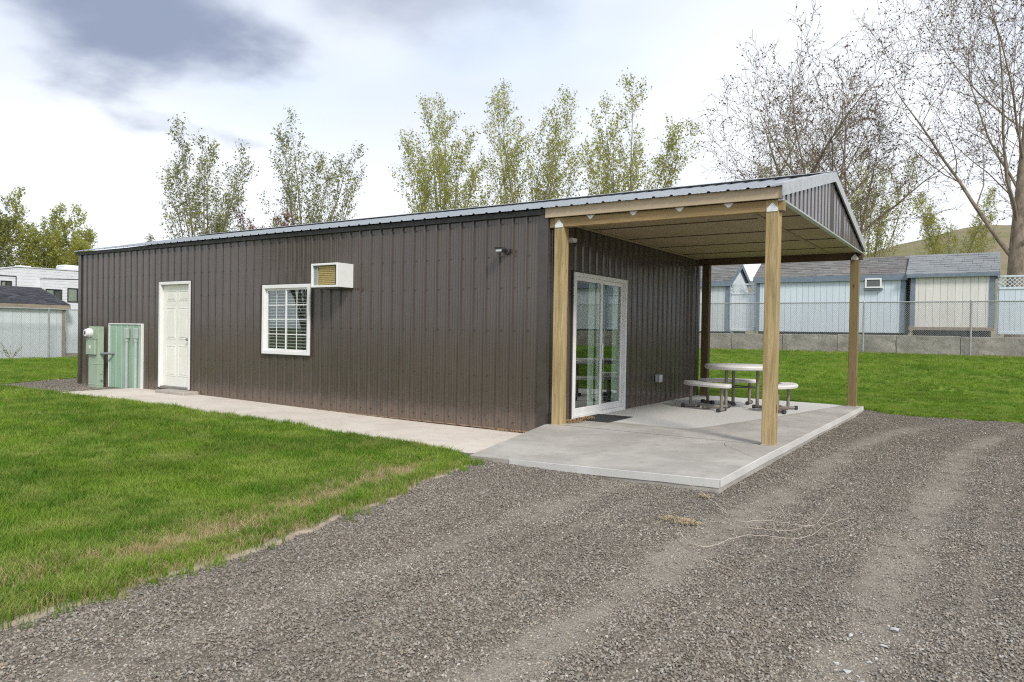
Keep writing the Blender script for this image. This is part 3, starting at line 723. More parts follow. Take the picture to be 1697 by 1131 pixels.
def roof():
    deck = MB(); y0, y1 = -.01, WID+.01; x0, x1 = -LEN-.12, 2.985
    for s in (0, 1):
        ya, yb = (y0, WID/2) if s == 0 else (y1, WID/2); za = EAVE_Z-.035; zb = za+SLOPE*abs(yb-ya)
        q = [(x0+.02, ya, za), (x1-.03, ya, za), (x1-.03, yb, zb), (x0+.02, yb, zb)]; deck.add(q+[(a, b, c-.02) for a, b, c in q], [(0,1,2,3),(4,7,6,5),(0,4,5,1),(1,5,6,2),(2,6,7,3),(3,7,4,0)])
    rf = obj('roof', deck, M('seal'), B)
    for s in (0, 1):
        a1 = x1
        while a1 > x0+.05:
            a0 = max(a1-W4, x0); P = prof(a0, a1, -.03); mb = MB()
            for a, d in P:
                d = d*.62+.004
                for t in (0, 1):
                    y = (-.10, WID/2)[t] if s == 0 else (WID+.10, WID/2)[t]; z = EAVE_Z+SLOPE*(WID/2+.10)*t - .004
                    mb.v.append((a, y - (d*.25 if s == 0 else -d*.25), z+d*.97))
            for i in range(len(P)-1): mb.f.append((2*i, 2*i+2, 2*i+3, 2*i+1))
            o = obj('roof_sheet', mb, M('roof'), rf)
            a1 -= W4
    zr = EAVE_Z+SLOPE*(WID/2+.10)
    cap = MB(); w = .17; yc = WID/2
    for s in (-1, 1):
        q = [(x0-.02, yc, zr+.048), (x1+.03, yc, zr+.048), (x1+.03, yc+s*w, zr+.048-SLOPE*w), (x0-.02, yc+s*w, zr+.048-SLOPE*w)]
        cap.add(q+[(a, b, c-.006) for a, b, c in q], [(0,1,2,3),(4,7,6,5),(0,4,5,1),(1,5,6,2),(2,6,7,3),(3,7,4,0)])
    obj('ridge_cap', cap, M('flash'), rf)
    # black strip along the long wall, paints in the shadow under the roof edge
    obj('eave_shadow_strip', MB().box(-LEN-.1, -.01, -.060, -.034, EAVE_Z-.075, EAVE_Z-.008), M('seal'), B)
    # rake flashing and gable infill on the porch end
    for s in (0, 1):
        ya, yb = (-.085, WID/2) if s == 0 else (WID+.085, WID/2); za = EAVE_Z+.012; zb = za+SLOPE*(abs(yb-ya)); h = .135
        mb = MB(); q = [(2.99, ya, za+.02), (2.99, yb, zb+.02), (2.99, yb, zb-h+.02), (2.99, ya, za-h+.02)]; mb.add(q+[(x+.022, y, z) for x, y, z in q], [(0,1,2,3),(4,7,6,5),(0,4,5,1),(1,5,6,2),(2,6,7,3),(3,7,4,0)])
        q = [(2.90, ya, za+.02), (3.012, ya, za+.02), (3.012, yb, zb+.02), (2.90, yb, zb+.02)]; mb.add(q+[(x, y, z+.006) for x, y, z in q], [(0,1,2,3),(4,7,6,5),(0,4,5,1),(1,5,6,2),(2,6,7,3),(3,7,4,0)])
        obj('rake_trim', mb, M('flash'), rf)
    def gprof(a0, a1):
        pts = [(a0, 0.0)]; k = math.floor(a0/RS)-1
        while k*RS < a1+RS:
            for da, d in ((0, 0), (.016, .030), (.142, .030), (.158, 0)):
                if a0+1e-4 < k*RS+da < a1-1e-4: pts.append((k*RS+da, d))
            k += 1
        return pts + [(a1, 0.0)]
    pg = lambda a, d, z: (2.940+d, a, z); top = lambda a: EAVE_Z+SLOPE*(WID/2-abs(a-WID/2)+.05)-.02; a0 = .0
    for lim in (WID/2, WID):
        while a0 < lim-.01: a1 = min(a0+W4, lim); sheet('gable_sheet', a0, a1, SOF-.005, top, pg, .11, M('brown'), B, (), gprof(a0, a1)); a0 = a1
    obj('gable_trim', MB().cbox(2.93, 2.988, -.02, WID+.04, SOF-.022, SOF+.002, .003), M('flash'), B)
    obj('fascia', MB().cbox(-.008, 2.986, -.052, -.026, 2.832, 2.962, .003), M('fascia'), B)
    obj('fascia', MB().cbox(-.008, 2.986, WID+.03, WID+.056, 2.832, 2.962, .003), M('fascia'), B)
roof()
def porch_frame():
    ceil = obj('porch_ceiling', MB().box(.03, 2.94, .0, WID, SOF+.014, SOF+.03), M('seal'), B)
    ys = [.03, 1.216, 2.436, 3.656, 4.876, WID-.02]
    for i in range(5):
        for x0, x1 in ((.03, 2.436), (2.444, 2.93)): obj('ceiling_board', MB().cbox(x0, x1, ys[i]+.013, ys[i+1]-.013, SOF, SOF+.012, .003), M('soffit'), ceil)
    for i in range(1, 5): obj('joint_strip', MB().box(.03, 2.93, ys[i]-.016, ys[i]+.016, SOF-.010, SOF+.0135), M('joint'), ceil)
    obj('batten', MB().cbox(2.405, 2.475, .13, WID-.14, SOF-.012, SOF-.001, .003), M('batten'), ceil)
    obj('batten', MB().cbox(.024, .07, .13, WID-.14, SOF-.025, SOF-.001, .003), M('batten'), ceil)
    bz = 2.705
    for y0, y1 in ((.002, .092), (WID-.094, WID-.004)):
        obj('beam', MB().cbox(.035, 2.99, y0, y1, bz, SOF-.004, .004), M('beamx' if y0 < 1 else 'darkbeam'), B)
    obj('beam', MB().cbox(.035, 2.95, .096, .135, bz+.01, SOF-.004, .004), M('beamx'), B)
    pp = [(.108, -.002), (2.800, -.002), (.12, WID-.142), (2.80, WID-.142)]
    for k, (x, y) in enumerate(pp):
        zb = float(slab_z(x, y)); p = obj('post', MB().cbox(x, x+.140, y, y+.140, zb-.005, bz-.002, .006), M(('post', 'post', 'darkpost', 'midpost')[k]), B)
        o = obj('post_base', MB().cbox(x-.006, x+.146, y-.004 if k > 1 else y-.006, y+.146, zb-.01, zb+.012, .003), M('step'), p)
        fy = y-.001 if k < 2 else y+.0
        # gusset plate: square foot on the post, pointed head on the beam
        if k != 2:
            poly = [(x+.012, bz-.004), (x+.128, bz-.004), (x+.128, bz+.030), (x+.085, bz+.083), (x+.07, bz+.094), (x+.055, bz+.083), (x+.012, bz+.030)]
            g = obj('gusset_plate', MB().prism(poly, fy-.006, fy-.0015), M('plate'), p)
        if k < 2:
            obj('post_top', MB().cbox(x+.003, x+.137, -.0008, .0012, bz, 2.829, .0004), M('post'), p)
    # hurricane-tie plates hanging from the fascia
    for x in (.633, 1.219, 1.809, 2.386):
        g = MB().prism([(x-.058, 2.831), (x+.058, 2.831), (x+.012, 2.783), (x-.012, 2.783)], -.004, .001); obj('tie_plate', g, M('plate'), B)
    # square end-grain spacer seen at the end of the beam
    obj('cable_strip', MB().box(2.945, 2.965, .145, .16, -.0, .13), M('twig'), B)
porch_frame()
def door():
    x0, x1, z0, z1 = DOOR; d = thing_part('entry_door', B)
    w = M('doorw'); f = MB()
    for a in ((x0, x0+.055, z0, z1), (x1-.055, x1, z0, z1), (x0, x1, z1-.055, z1)): f.cbox(a[0], a[1], -.045, .05, a[2], a[3]-(0 if a[0] == x0 and a[1] == x1 else .056), .004)
    obj('frame', f, M('white'), d)
    obj('sill', MB().cbox(x0+.03, x1-.03, -.04, .08, z0-.02, z0+.028, .004), M('brass'), d)
    lx0, lx1, lz0, lz1 = x0+.058, x1-.058, z0+.032, z1-.060; y = .03
    # leaf as one moulded skin: six raised panels in sunk borders
    leaf = MB().box(lx0, lx1, y, y+.04, lz0, lz1); obj('leaf', leaf, w, d)
    W = lx1-lx0; cw = (W-.11*2-.10)/2
    rows = ((lz0+.20, lz0+.80), (lz0+.93, lz0+1.55), (lz0+1.68, lz0+1.88))
    for za, zb in rows:
        for xa in (lx0+.11, lx0+.11+cw+.10):
            m = MB(); xb = xa+cw; e = .014
            # moulding ring, proud of the leaf, then the raised field
            for (a, b, c, dd) in ((xa, xb, za, za+e), (xa, xb, zb-e, zb), (xa, xa+e, za+e, zb-e), (xb-e, xb, za+e, zb-e)): m.cbox(a, b, y-.007, y+.002, c, dd, .003)
            m.cbox(xa+.035, xb-.035, y-.008, y+.002, za+.035, zb-.035, .006); obj('door_panel', m, w, d)
    kx = lx1-.065; kz = lz0+.93
    obj('knob', MB().lathe([(.026, 0), (.026, -.008), (.012, -.012), (.012, -.035), (.024, -.042), (.028, -.056), (.02, -.068), (.001, -.07)], (kx, y, kz), 'y', 16), M('brass'), d, smooth=True)
    # dark channel round the frame
    j = MB(); j.box(x1+.001, x1+.022, -.034, 0, z0-.04, z1+.02); j.box(x0-.022, x1+.001, -.034, 0, z1+.001, z1+.021); j.box(x0-.022, x0-.001, -.034, 0, z0-.02, z1+.001); obj('channel', j, M('trim'), d)
def thing_part(name, parent):
    """an Empty that is a part: it parents its sub-parts"""
    o = bpy.data.objects.new(name, None); COL.objects.link(o); o.parent = parent; o.empty_display_size = .1; return o
door()
def window():
    x0, x1, z0, z1 = WIN; d = thing_part('window', B); w = M('white'); f = MB()
    for a in ((x0, x0+.062, z0, z1), (x1-.062, x1, z0, z1), (x0+.062, x1-.062, z0, z0+.062), (x0+.062, x1-.062, z1-.062, z1)): f.cbox(a[0], a[1], -.058, .05, a[2], a[3], .005)
    obj('frame', f, w, d)
    mx = (x0+x1)/2; ix0, ix1, iz0, iz1 = x0+.063, x1-.063, z0+.063, z1-.063
    for k, (a, b, y) in enumerate(((ix0, mx-.018, .005), (mx-.018, ix1, -.022))):
        s = MB(); e = .032 if k == 0 else .026
        for q in ((a, a+e, iz0, iz1), (b-e, b, iz0, iz1), (a+e, b-e, iz0, iz0+e), (a+e, b-e, iz1-e, iz1)): s.cbox(q[0], q[1], y-.014, y+.014, q[2], q[3], .003)
        obj('sash', s, w, d); obj('pane', MB().box(a+e, b-e, y-.002, y+.002, iz0+e, iz1-e), M('glass'), d)
        hw = (b-a-2*e)/2
        obj('muntin', MB().box(a+e+hw-.007, a+e+hw+.007, y-.006, y-.0025, iz0+e, iz1-e), w, d)
        for r in (1, 2, 3):
            z = iz0+e+(iz1-iz0-2*e)*r/4
            for q in (0, 1): obj('muntin', MB().box(a+e+(.0 if q == 0 else hw+.008), a+e+hw-.008 if q == 0 else b-e, y-.006, y-.0025, z-.007, z+.007), w, d)
    n = 20
    for i in range(n):
        z = iz0+.02+(iz1-iz0-.04)*i/(n-1); q = [(ix0+.01, .034, z-.010), (ix1-.01, .034, z-.010), (ix1-.01, .056, z+.005), (ix0+.01, .056, z+.005)]; mb = MB().add(q+[(a, b+.002, c-.001) for a, b, c in q], [(0,1,2,3),(4,7,6,5),(0,4,5,1),(1,5,6,2),(2,6,7,3),(3,7,4,0)])
        obj('blind_slat', mb, M('slat'), d)
    j = MB(); j.box(x1+.001, x1+.02, -.034, 0, z0-.02, z1+.02); j.box(x0-.02, x0-.001, -.034, 0, z0-.02, z1+.02); j.box(x0-.001, x1+.001, -.034, 0, z1+.001, z1+.02); j.box(x0-.001, x1+.001, -.034, 0, z0-.02, z0-.001); obj('channel', j, M('trim'), d)
window()
def slider():
    y0, y1, z0, z1 = SLD; d = thing_part('sliding_door', B); w = M('white'); f = MB(); z0 = .112
    for a in ((y0, y0+.05, z0, z1), (y1-.05, y1, z0, z1), (y0+.05, y1-.05, z0, z0+.055), (y0+.05, y1-.05, z1-.055, z1)): f.cbox(-.06, .045, a[0], a[1], a[2], a[3], .004)
    obj('frame', f, w, d)
    my = (y0+y1)/2
    for k, (a, b, x) in enumerate(((y0+.051, my+.045, .012), (my-.035, y1-.051, -.026))):
        s = MB(); e = .056
        for q in ((a, a+e, z0+.056, z1-.056), (b-e, b, z0+.056, z1-.056), (a+e, b-e, z0+.056, z0+.056+.095), (a+e, b-e, z1-.056-e, z1-.056)): s.cbox(x-.016, x+.016, q[0], q[1], q[2], q[3], .004)
        obj('sash', s, w, d); obj('pane', MB().box(x-.003, x+.003, a+e, b-e, z0+.151, z1-.056-e), M('glass'), d)
    obj('handle', MB().cbox(.030, .055, my+.005, my+.03, .95, 1.18, .005), w, d)
    # vertical blinds drawn half aside
    for k, y in enumerate([1.40, 1.44, 1.48, 1.50] + [1.74, 1.82, 1.88] + [2.22, 2.26, 2.30, 2.34, 2.38]):
        tw = .014 if 3 < k < 7 else .052
        mb = MB().add([(-.085, y-.028, .16), (-.085+tw*.4, y+.028, .16), (-.085+tw*.4, y+.028, 2.08), (-.085, y-.028, 2.08)], [(0, 1, 2, 3)]) if tw > .02 else MB().box(-.12, -.07, y-.006, y+.006, .16, 2.08)
        obj('blind_slat', mb, M('blind'), d)
    j = MB(); j.box(0, .03, y0-.022, y0-.001, z0, z1+.02); j.box(0, .03, y1+.001, y1+.02, z0, z1+.02); j.box(0, .03, y0-.001, y1+.001, z1+.001, z1+.02); obj('channel', j, M('trim'), d)
slider()
# the room behind the glass
obj('room_floor', MB().box(-LEN+.2, -.12, .15, WID-.15, .06, .10), M('roomfloor'), B)
obj('room_ceiling', MB().box(-LEN+.2, -.12, .13, WID-.13, 2.5, 2.53), M('room'), B)
obj('room_wall', MB().box(-LEN+.2, -.12, WID-.14, WID-.1, .1, 2.5), M('room'), B)
obj('room_wall', MB().box(-3.6, -3.5, .6, WID-.2, .1, 2.5), M('room'), B)
obj('room_wall', MB().box(-7.0, -6.9, .14, WID-.2, .1, 2.5), M('room'), B)

# ------------------------------------------------------------------ fixtures on and by the walls
def air_conditioner():
    x0, x1, z0, z1, yf = -4.16, -3.56, 1.985, 2.362, -.345
    t = thing('air_conditioner', ((x0+x1)/2, -.17, z0), 'white window air conditioner box jutting from the brown wall beside the window', 'air conditioner')
    e = .032; h = MB()
    for a in ((x0, x0+e, z0, z1), (x1-e, x1, z0, z1), (x0+e, x1-e, z0, z0+e), (x0+e, x1-e, z1-e, z1)): h.cbox(a[0], a[1], yf, -.002, a[2], a[3], .004)
    obj('housing', h, M('acwhite'), t)
    obj('back_plate', MB().box(x0+e, x1-e, -.20, -.19, z0+e, z1-e), M('black'), t)
    cx0, cx1 = x0+.13, x1-.10
    n = 10; zz0, zz1 = z0+e+.008, z1-e-.012
    for i in range(n):
        a = zz0+(zz1-zz0)*i/n; obj('coil_row', MB().cbox(cx0, cx1, yf+.045, yf+.09, a+.003, a+(zz1-zz0)/n-.001, .004), M('coil'), t)
    cp = MB()
    for i in range(9):
        z = zz0+.02+(zz1-zz0-.03)*i/8; cp.tube([(cx1+.012+.0, yf+.07, z), (cx1+.035, yf+.06, z+.012), (cx1+.012, yf+.07, z+.024)], .006, 6)
    obj('coil_tubes', cp, M('coilred'), t)
    for i in range(8):
        x = x0+e+.008+i*.012; 
        if i % 2 == 0: obj('fin', MB().box(x, x+.004, yf+.03, yf+.06, z0+e, z1-e), M('pvc'), t)
    obj('bracket', MB().cbox(x0+.05, x1-.02, -.30, -.0, z0-.022, z0-.002, .003), M('trim'), t)
air_conditioner()
def pedestal():
    x0, x1, y0, y1 = -11.245, -10.855, -.24, -.115
    t = thing('meter_pedestal', ((x0+x1)/2, (y0+y1)/2, 0), 'pale green electric meter pedestal standing in gravel at the building corner', 'meter pedestal')
    g = M('meter'); obj('cabinet', MB().cbox(x0, x1, y0, y1, -.05, 1.30, .008), g, t)
    c = obj('breaker_box', MB().cbox(x0-.02, x1-.04, y0-.05, y0-.001, .70, 1.035, .010), g, t)
    obj('label_plate', MB().box(x0+.12, x0+.19, y0-.054, y0-.0505, .83, .90), M('white'), c)
    obj('lid', MB().cbox(x0-.025, x1-.03, y0-.06, y0-.001, 1.037, 1.05, .004), g, c)
    obj('socket', MB().cbox(x0+.005, x1-.13, y0-.02, y0-.001, 1.052, 1.24, .006), g, t)
    m = obj('meter', MB().lathe([(.098, 0), (.098, -.05), (.085, -.055), (.082, -.10), (.072, -.115), (.001, -.118)], (x0+.12, y0-.02, 1.165), 'y', 24), M('plate'), t, auto=40)
    obj('dial', MB().cbox(x0+.085, x0+.145, y0-.143, y0-.1385, 1.13, 1.20, .002), M('rvtrim'), m)
    obj('band', MB().cbox(x0-.004, x1+.004, y0-.006, y1+.004, .50, .515, .003), g, t)
    obj('band', MB().cbox(x0-.003, x1+.003, y0-.004, y1+.003, .06, .075, .003), g, t)
    obj('hub', MB().cbox(x1-.001, x1+.012, -.20, -.15, .28, .40, .004), g, t); obj('conduit_knob', MB().lathe([(.02, 0), (.02, .02), (.001, .022)], (x1, -.17, .16), 'x', 12), M('pvc2'), t)
pedestal()
def green_panel():
    x0, x1, z0, z1 = -10.80, -9.53, .02, 1.375
    t = thing('wall_panel', ((x0+x1)/2, -.03, z0), 'pale green ribbed sheet with white edging fixed low on the brown wall', 'wall panel')
    pl = lambda a, d, z: (a, -.034-d*.5, z); sheet('ribbed_sheet', x0+.02, x1-.02, z0, lambda a: z1-.02, pl, x0+.05, M('panel'), t)
    for a in ((x0, x0+.022, z0, z1), (x1-.022, x1, z0, z1), (x0+.022, x1-.022, z1-.022, z1)): obj('edging', MB().cbox(a[0], a[1], -.055, -.001, a[2], a[3], .003), M('white'), t)
green_panel()
def riser(x, label, col, h):
    t = thing('conduit_riser', (x, -.10, .03), label, 'conduit', 'grey conduit risers on the green panel')
    b = obj('junction_box', MB().cbox(x-.055, x+.055, -.115, -.052, 1.06, 1.28, .012), M('pvc'), t)
    obj('cover', MB().cbox(x-.048, x+.048, -.121, -.1155, 1.07, 1.27, .004), M('pvc'), b)
    obj('pipe', MB().tube([(x, -.085, -.02), (x, -.085, 1.02)], .030, 14), M(col), t, auto=40); obj('collar', MB().tube([(x, -.085, 1.00), (x, -.085, 1.065)], .038, 14), M('pvc'), t, auto=40)
riser(-10.02, 'grey conduit with a junction box nearer the meter pedestal on the green panel', 'pvc', 0); riser(-9.68, 'grey conduit with a junction box nearer the white entry door', 'pvc', 0)
p = MB().tube([(-10.855, -.175, .73), (-10.74, -.175, .73), (-10.66, -.16, .733), (-10.61, -.12, .735), (-10.605, -.045, .735)], .026, 12)
tag(obj('cross_pipe', p, M('pvc2'), None, auto=40), 'short dark grey pipe running from meter pedestal into green panel', 'pipe')
def wall_lamp():
    t = thing('security_lamp', (-.64, 0, 2.40), 'small black security lamp with sensor high on the brown front wall', 'lamp')
    g = M('lampgrey'); x, z = -.62, 2.43
    obj('mount', MB().lathe([(.062, -.021), (.062, -.05), (.05, -.066), (.001, -.068)], (x, 0, z-.01), 'y', 20), g, t, auto=40)
    obj('arm', MB().tube([(x, -.06, z), (x-.02, -.12, z+.015)], .016, 10), g, t)
    hd = MB().prism([(x-.13, z+.048), (x+.04, z+.050), (x+.055, z+.02), (x+.02, z-.038), (x-.11, z-.030), (x-.145, z+.015)], -.26, -.10); hd_o = obj('head', hd, g, t)
    obj('lens', MB().cbox(x-.115, x+.02, -.266, -.2605, z-.030, z+.012, .003), M('lens'), hd_o)
    obj('sensor', MB().lathe([(.016, 0), (.022, .012), (.022, .03), (.001, .034)], (x-.09, -.17, z-.085), 'z', 12), g, t)
    obj('hood', MB().cbox(x-.15, x+.03, -.285, -.10, z+.049, z+.058, .003), g, t)
    for c_ in list(t.children)+[g_ for c in t.children for g_ in c.children]:
        for v_ in c_.data.vertices: v_.co = Vector((x, 0, z))+(v_.co-Vector((x, 0, z)))*.68
wall_lamp()
def porch_lamp():
    t = thing('porch_lamp', (.03, .5, 2.58), 'small white lamp high on the porch wall above the sliding door', 'lamp')
    obj('housing', MB().prism([(.025, 2.645), (.025, 2.555), (.05, 2.548), (.15, 2.575), (.155, 2.60)], .42, .60), M('white'), t) if False else None
    obj('housing', MB().prism([(.45, 2.625), (.59, 2.625), (.575, 2.575), (.465, 2.575)], .025, .13, 'x'), M('white'), t); obj('lens', MB().cbox(.03, .125, .475, .565, 2.566, 2.5745, .002), M('lens'), t)
porch_lamp()
def outlet():
    t = thing('outlet_box', (.02, 3.78, .49), 'small grey weatherproof outlet box low on the porch wall', 'outlet')
    b = obj('box', MB().cbox(.021, .075, 3.72, 3.83, .49, .625, .008), M('pvc'), t); obj('cover', MB().cbox(.0755, .125, 3.715, 3.835, .485, .63, .02), M('outlet'), t, auto=50)
outlet()
def doormat():
    t = thing('doormat', (.32, 1.17, .12), 'black ribbed rubber doormat in front of the sliding door', 'doormat')
    x0, x1, y0, y1 = .055, .60, .70, 1.50; z = .1225
    obj('mat_base', MB().cbox(x0, x1, y0, y1, z, z+.008, .003), M('mat'), t); rb = MB()
    for i in range(22): a = x0+.02+i*(x1-x0-.04)/21; rb.cbox(a-.005, a+.005, y0+.02, y1-.02, z+.0083, z+.013, .002)
    o = obj('ribs', rb, M('mat'), t); o['kind'] = 'stuff'
doormat()

# ------------------------------------------------------------------ the round picnic table
def picnic_table():
    cx, cy = 1.40, 4.0; zf = .113
    t = thing('picnic_table', (cx, cy, zf), 'round pale plastic picnic table with three attached curved benches', 'picnic table')
    lt = lambda z: zf+z
    obj('tabletop', MB().lathe([(.45, .650), (.535, .653), (.556, .668), (.566, .70), (.556, .722), (.54, .730), (.001, .732)], (cx, cy, zf), 'z', 56), M('tabletop'), t, auto=35)
    for a in (0, 120, 240):
        w = R_(a); dr = Vector((math.cos(w), math.sin(w), 0)); tg = Vector((-math.sin(w), math.cos(w), 0)); c = Vector((cx, cy, zf))
        # curved bench
        mb = MB(); n = 18; rin, rout = .66, .92; half = R_(37); secs = []
        for i in range(n+1):
            u = -1+2*i/n; ph = w+half*u; en = 1-max(0, abs(u)-.86)/.14*.35
            ri = .79-(.79-rin)*en; ro = .79+(rout-.79)*en; d = Vector((math.cos(ph), math.sin(ph), 0))
            secs.append([c+d*ri+Vector((0, 0, .388)), c+d*(ri-.008)+Vector((0, 0, .42)), c+d*(ri+.012)+Vector((0, 0, .445)), c+d*(ro-.012)+Vector((0, 0, .445)), c+d*(ro+.008)+Vector((0, 0, .42)), c+d*ro+Vector((0, 0, .388))])
        o = 0
        for s in secs: mb.v += [tuple(p) for p in s]
        for i in range(n):
            for k in range(6): k2 = (k+1) % 6; mb.f.append((6*i+k, 6*i+6+k, 6*i+6+k2, 6*i+k2))
        mb.f += [tuple(range(6)), tuple(6*n+k for k in range(6))]
        b = obj('bench', mb, M('tabletop'), t, auto=35)
        for s in (-1, 1):
            ph = w+R_(27)*s; d = Vector((math.cos(ph), math.sin(ph), 0)); q = c+d*.80
            obj('leg', MB().tube([q+Vector((0, 0, .035)), q+Vector((0, 0, .405))], .026, 12), M('tleg'), b, auto=40)
            tn = Vector((-math.sin(ph), math.cos(ph), 0)); r0 = q-d*.13; r1 = q+d*.13
            obj('foot', MB().tube([r0+Vector((0, 0, .034)), r1+Vector((0, 0, .034))], .025, 12), M('tleg'), b, auto=40)
            for e in (r0, r1): obj('rubber_cap', MB().tube([e+Vector((0, 0, .034))-d*.022, e+Vector((0, 0, .034))+d*.022], .034, 12), M('rubber'), b, auto=40)
        # table leg between the benches with a ground tube out to the bench
        q = c+dr*.30+tg*.02
        obj('leg', MB().tube([q+Vector((0, 0, .03)), q+Vector((0, 0, .668))], .027, 12), M('tleg'), t, auto=40)
        obj('ground_bar', MB().tube([q+Vector((0, 0, .045))-dr*.03, c+dr*.79+tg*.02+Vector((0, 0, .045))], .026, 12), M('tleg'), t, auto=40)
        obj('rubber_cap', MB().tube([q+Vector((0, 0, .045))-dr*.075, q+Vector((0, 0, .045))-dr*.03], .033, 12), M('rubber'), t, auto=40)
        q2 = c+R3(dr, 120)*.30
        obj('brace', MB().tube([q+Vector((0, 0, .36)), q2+Vector((0, 0, .36))], .009, 8), M('rubber'), t)
def R3(v, deg):
    return Matrix.Rotation(R_(deg), 3, 'Z') @ v
picnic_table()

# ------------------------------------------------------------------ block wall and chain-link fences
def block_wall():
    t = thing('block_wall', (2, 19, .8), 'low retaining wall of large cast concrete blocks at the back of the lawn', 'wall'); rng = random.Random(8)
    x = -3.11 - 1.806*4; base = .70
    for i in range(17):
        x0 = x+i*1.806; b = MB(); dz = rng.uniform(-.012, .02)
        bm = bmesh.new(); bmesh.ops.create_cube(bm, size=1); bmesh.ops.subdivide_edges(bm, edges=bm.edges[:], cuts=4, use_grid_fill=True)
        yo = rng.uniform(-.03, .03)
        for v in bm.verts:
            c = v.co; r = lambda a: rng.uniform(-a, a); v.co = Vector((x0+.01+(c.x+.5)*1.786, 18.70+yo+(c.y+.5)*.6, base+(c.z+.5)*(1.40+dz-base)))+Vector((r(.004), r(.012), r(.006)))
        bmesh.ops.bevel(bm, geom=[e for e in bm.edges if len(e.link_faces) == 2 and e.calc_face_angle(0) > .9], offset=.018, segments=1, affect='EDGES')
        me = bpy.data.meshes.new('concrete_block'); bm.to_mesh(me); bm.free(); link('concrete_block', me, M('block'), t)
block_wall()
def chain_fence(label, p0, p1, z0f, h, posts, drop_from=0.0):
    p0 = Vector(p0); p1 = Vector(p1); L = (p1-p0).length; d = (p1-p0)/L; up_ = Vector((0, 0, 1))
    t = thing('chain_link_fence', (p0+p1)/2, label, 'fence'); f = M('fence')
    zt = lambda s: z0f+h
    obj('top_rail', MB().tube([p0+up_*(z0f+h), p1+up_*(z0f+h)], .021, 8), f, t, auto=50)
    nrm = Vector((-d.y, d.x, 0))
    for s in posts:
        q = p0+d*s; obj('post', MB().tube([q+up_*(z0f-.1), q+up_*(z0f+h-.0)], .030, 10), f, t, auto=50); obj('post_cap', MB().lathe([(.033, 0), (.036, .02), (.026, .045), (.001, .055)], tuple(q+up_*(z0f+h+.0)), 'z', 10), f, t)
    mb = MB(); st = .062; hh = h-.03; n = int((L+hh)/st); r = .0030
    off = nrm*.035
    for k in range(n):
        for s in (1, -1):
            a = k*st - hh if s == 1 else k*st
            b = a + hh*s
            ta, tb = 0.0, 1.0
            lo, hi = sorted((a, b)); 
            def at(u): return u
            u0 = max(min(a, b), 0.0); u1 = min(max(a, b), L)
            if u1-u0 < .02: continue
            fa = (u0-a)/(b-a); fb = (u1-a)/(b-a)
            A = p0+d*u0+up_*(z0f+.03+hh*fa)+off*(1 if s == 1 else .9); Bv = p0+d*u1+up_*(z0f+.03+hh*fb)+off*(1 if s == 1 else .9)
            tdir = (Bv-A).normalized(); n1 = nrm*r; n2 = tdir.cross(nrm)*r
            mb.add([A+n1, A-n1*.5+n2, A-n1*.5-n2, Bv+n1, Bv-n1*.5+n2, Bv-n1*.5-n2], [(0, 1, 4, 3), (1, 2, 5, 4), (2, 0, 3, 5)])
    o = bpy.data.meshes.new('wire_mesh'); o.from_pydata(mb.v, [], mb.f); w = link('wire_mesh', o, f, t); w['kind'] = 'stuff'
chain_fence('chain-link fence with thin steel posts in front of the concrete block wall', (-7.82, 18.58, 0), (13.54, 18.58, 0), .80, 1.705, [0.0, 3.05, 6.10, 9.155, 12.206, 15.26, 18.3, 21.3])
chain_fence('chain-link fence beside the dark-roofed shed in the side yard', (-24.0, -6.0, 0), (-24.0, 18.0, 0), .04, 1.85, [1.5, 4.55, 7.6, 10.67, 13.7, 16.8, 20, 23])

# ------------------------------------------------------------------ sheds
def boards(t, mat, p0, p1, z0, z1f, nrm, w=.203, gap=.007, th=.018):
    """vertical siding boards between two points, each a mesh of its own"""
    p0 = Vector(p0); p1 = Vector(p1); L = (p1-p0).length; d = (p1-p0)/L; n = max(1, round(L/w)); w = L/n; nv = Vector(nrm)
    for i in range(n):
        a = p0+d*(i*w+gap/2); b = p0+d*((i+1)*w-gap/2); za, zb = z1f(i*w), z1f((i+1)*w)
        q = [(a, z0), (b, z0), (b, zb), (a, za)]; V = [tuple(Vector((p.x, p.y, z))) for p, z in q] + [tuple(Vector((p.x, p.y, z))+nv*th) for p, z in q]
        obj('siding_board', MB().add(V, [(0,3,2,1),(4,5,6,7),(0,1,5,4),(1,2,6,5),(2,3,7,6),(3,0,4,7)]), mat, t)
def shingles(t, mat, e0, e1, r0, r1, rows, tab=.30, seed=1):
    """lapped shingle courses between the eave line e0-e1 and the ridge line r0-r1"""
    rng = random.Random(seed); e0, e1, r0, r1 = map(Vector, (e0, e1, r0, r1)); nv = (e1-e0).cross(r0-e0).normalized(); nv = nv if nv.z > 0 else -nv; mb = MB()
    for j in range(rows):
        ta, tb = j/rows, min(1.0, (j+1.25)/rows); a0, a1 = e0.lerp(r0, ta), e1.lerp(r1, ta); b0, b1 = e0.lerp(r0, tb), e1.lerp(r1, tb); L = (a1-a0).length; x = -rng.random()*tab
        while x < L-.01:
            u0, u1 = max(0, x)/L, min(L, x+tab-.012)/L; x += tab
            if u1-u0 < .005: continue
            k = rng.uniform(.008, .020); q = [a0.lerp(a1, u0)+nv*k, a0.lerp(a1, u1)+nv*k, b0.lerp(b1, u1)+nv*.003, b0.lerp(b1, u0)+nv*.003]
            mb.add([tuple(p) for p in q]+[tuple(p-nv*.006) for p in q[:2]], [(0, 1, 2, 3), (0, 4, 5, 1)])
    o = bpy.data.meshes.new('shingles'); o.from_pydata(mb.v, [], mb.f); s = link('shingles', o, mat, t); s['kind'] = 'stuff'
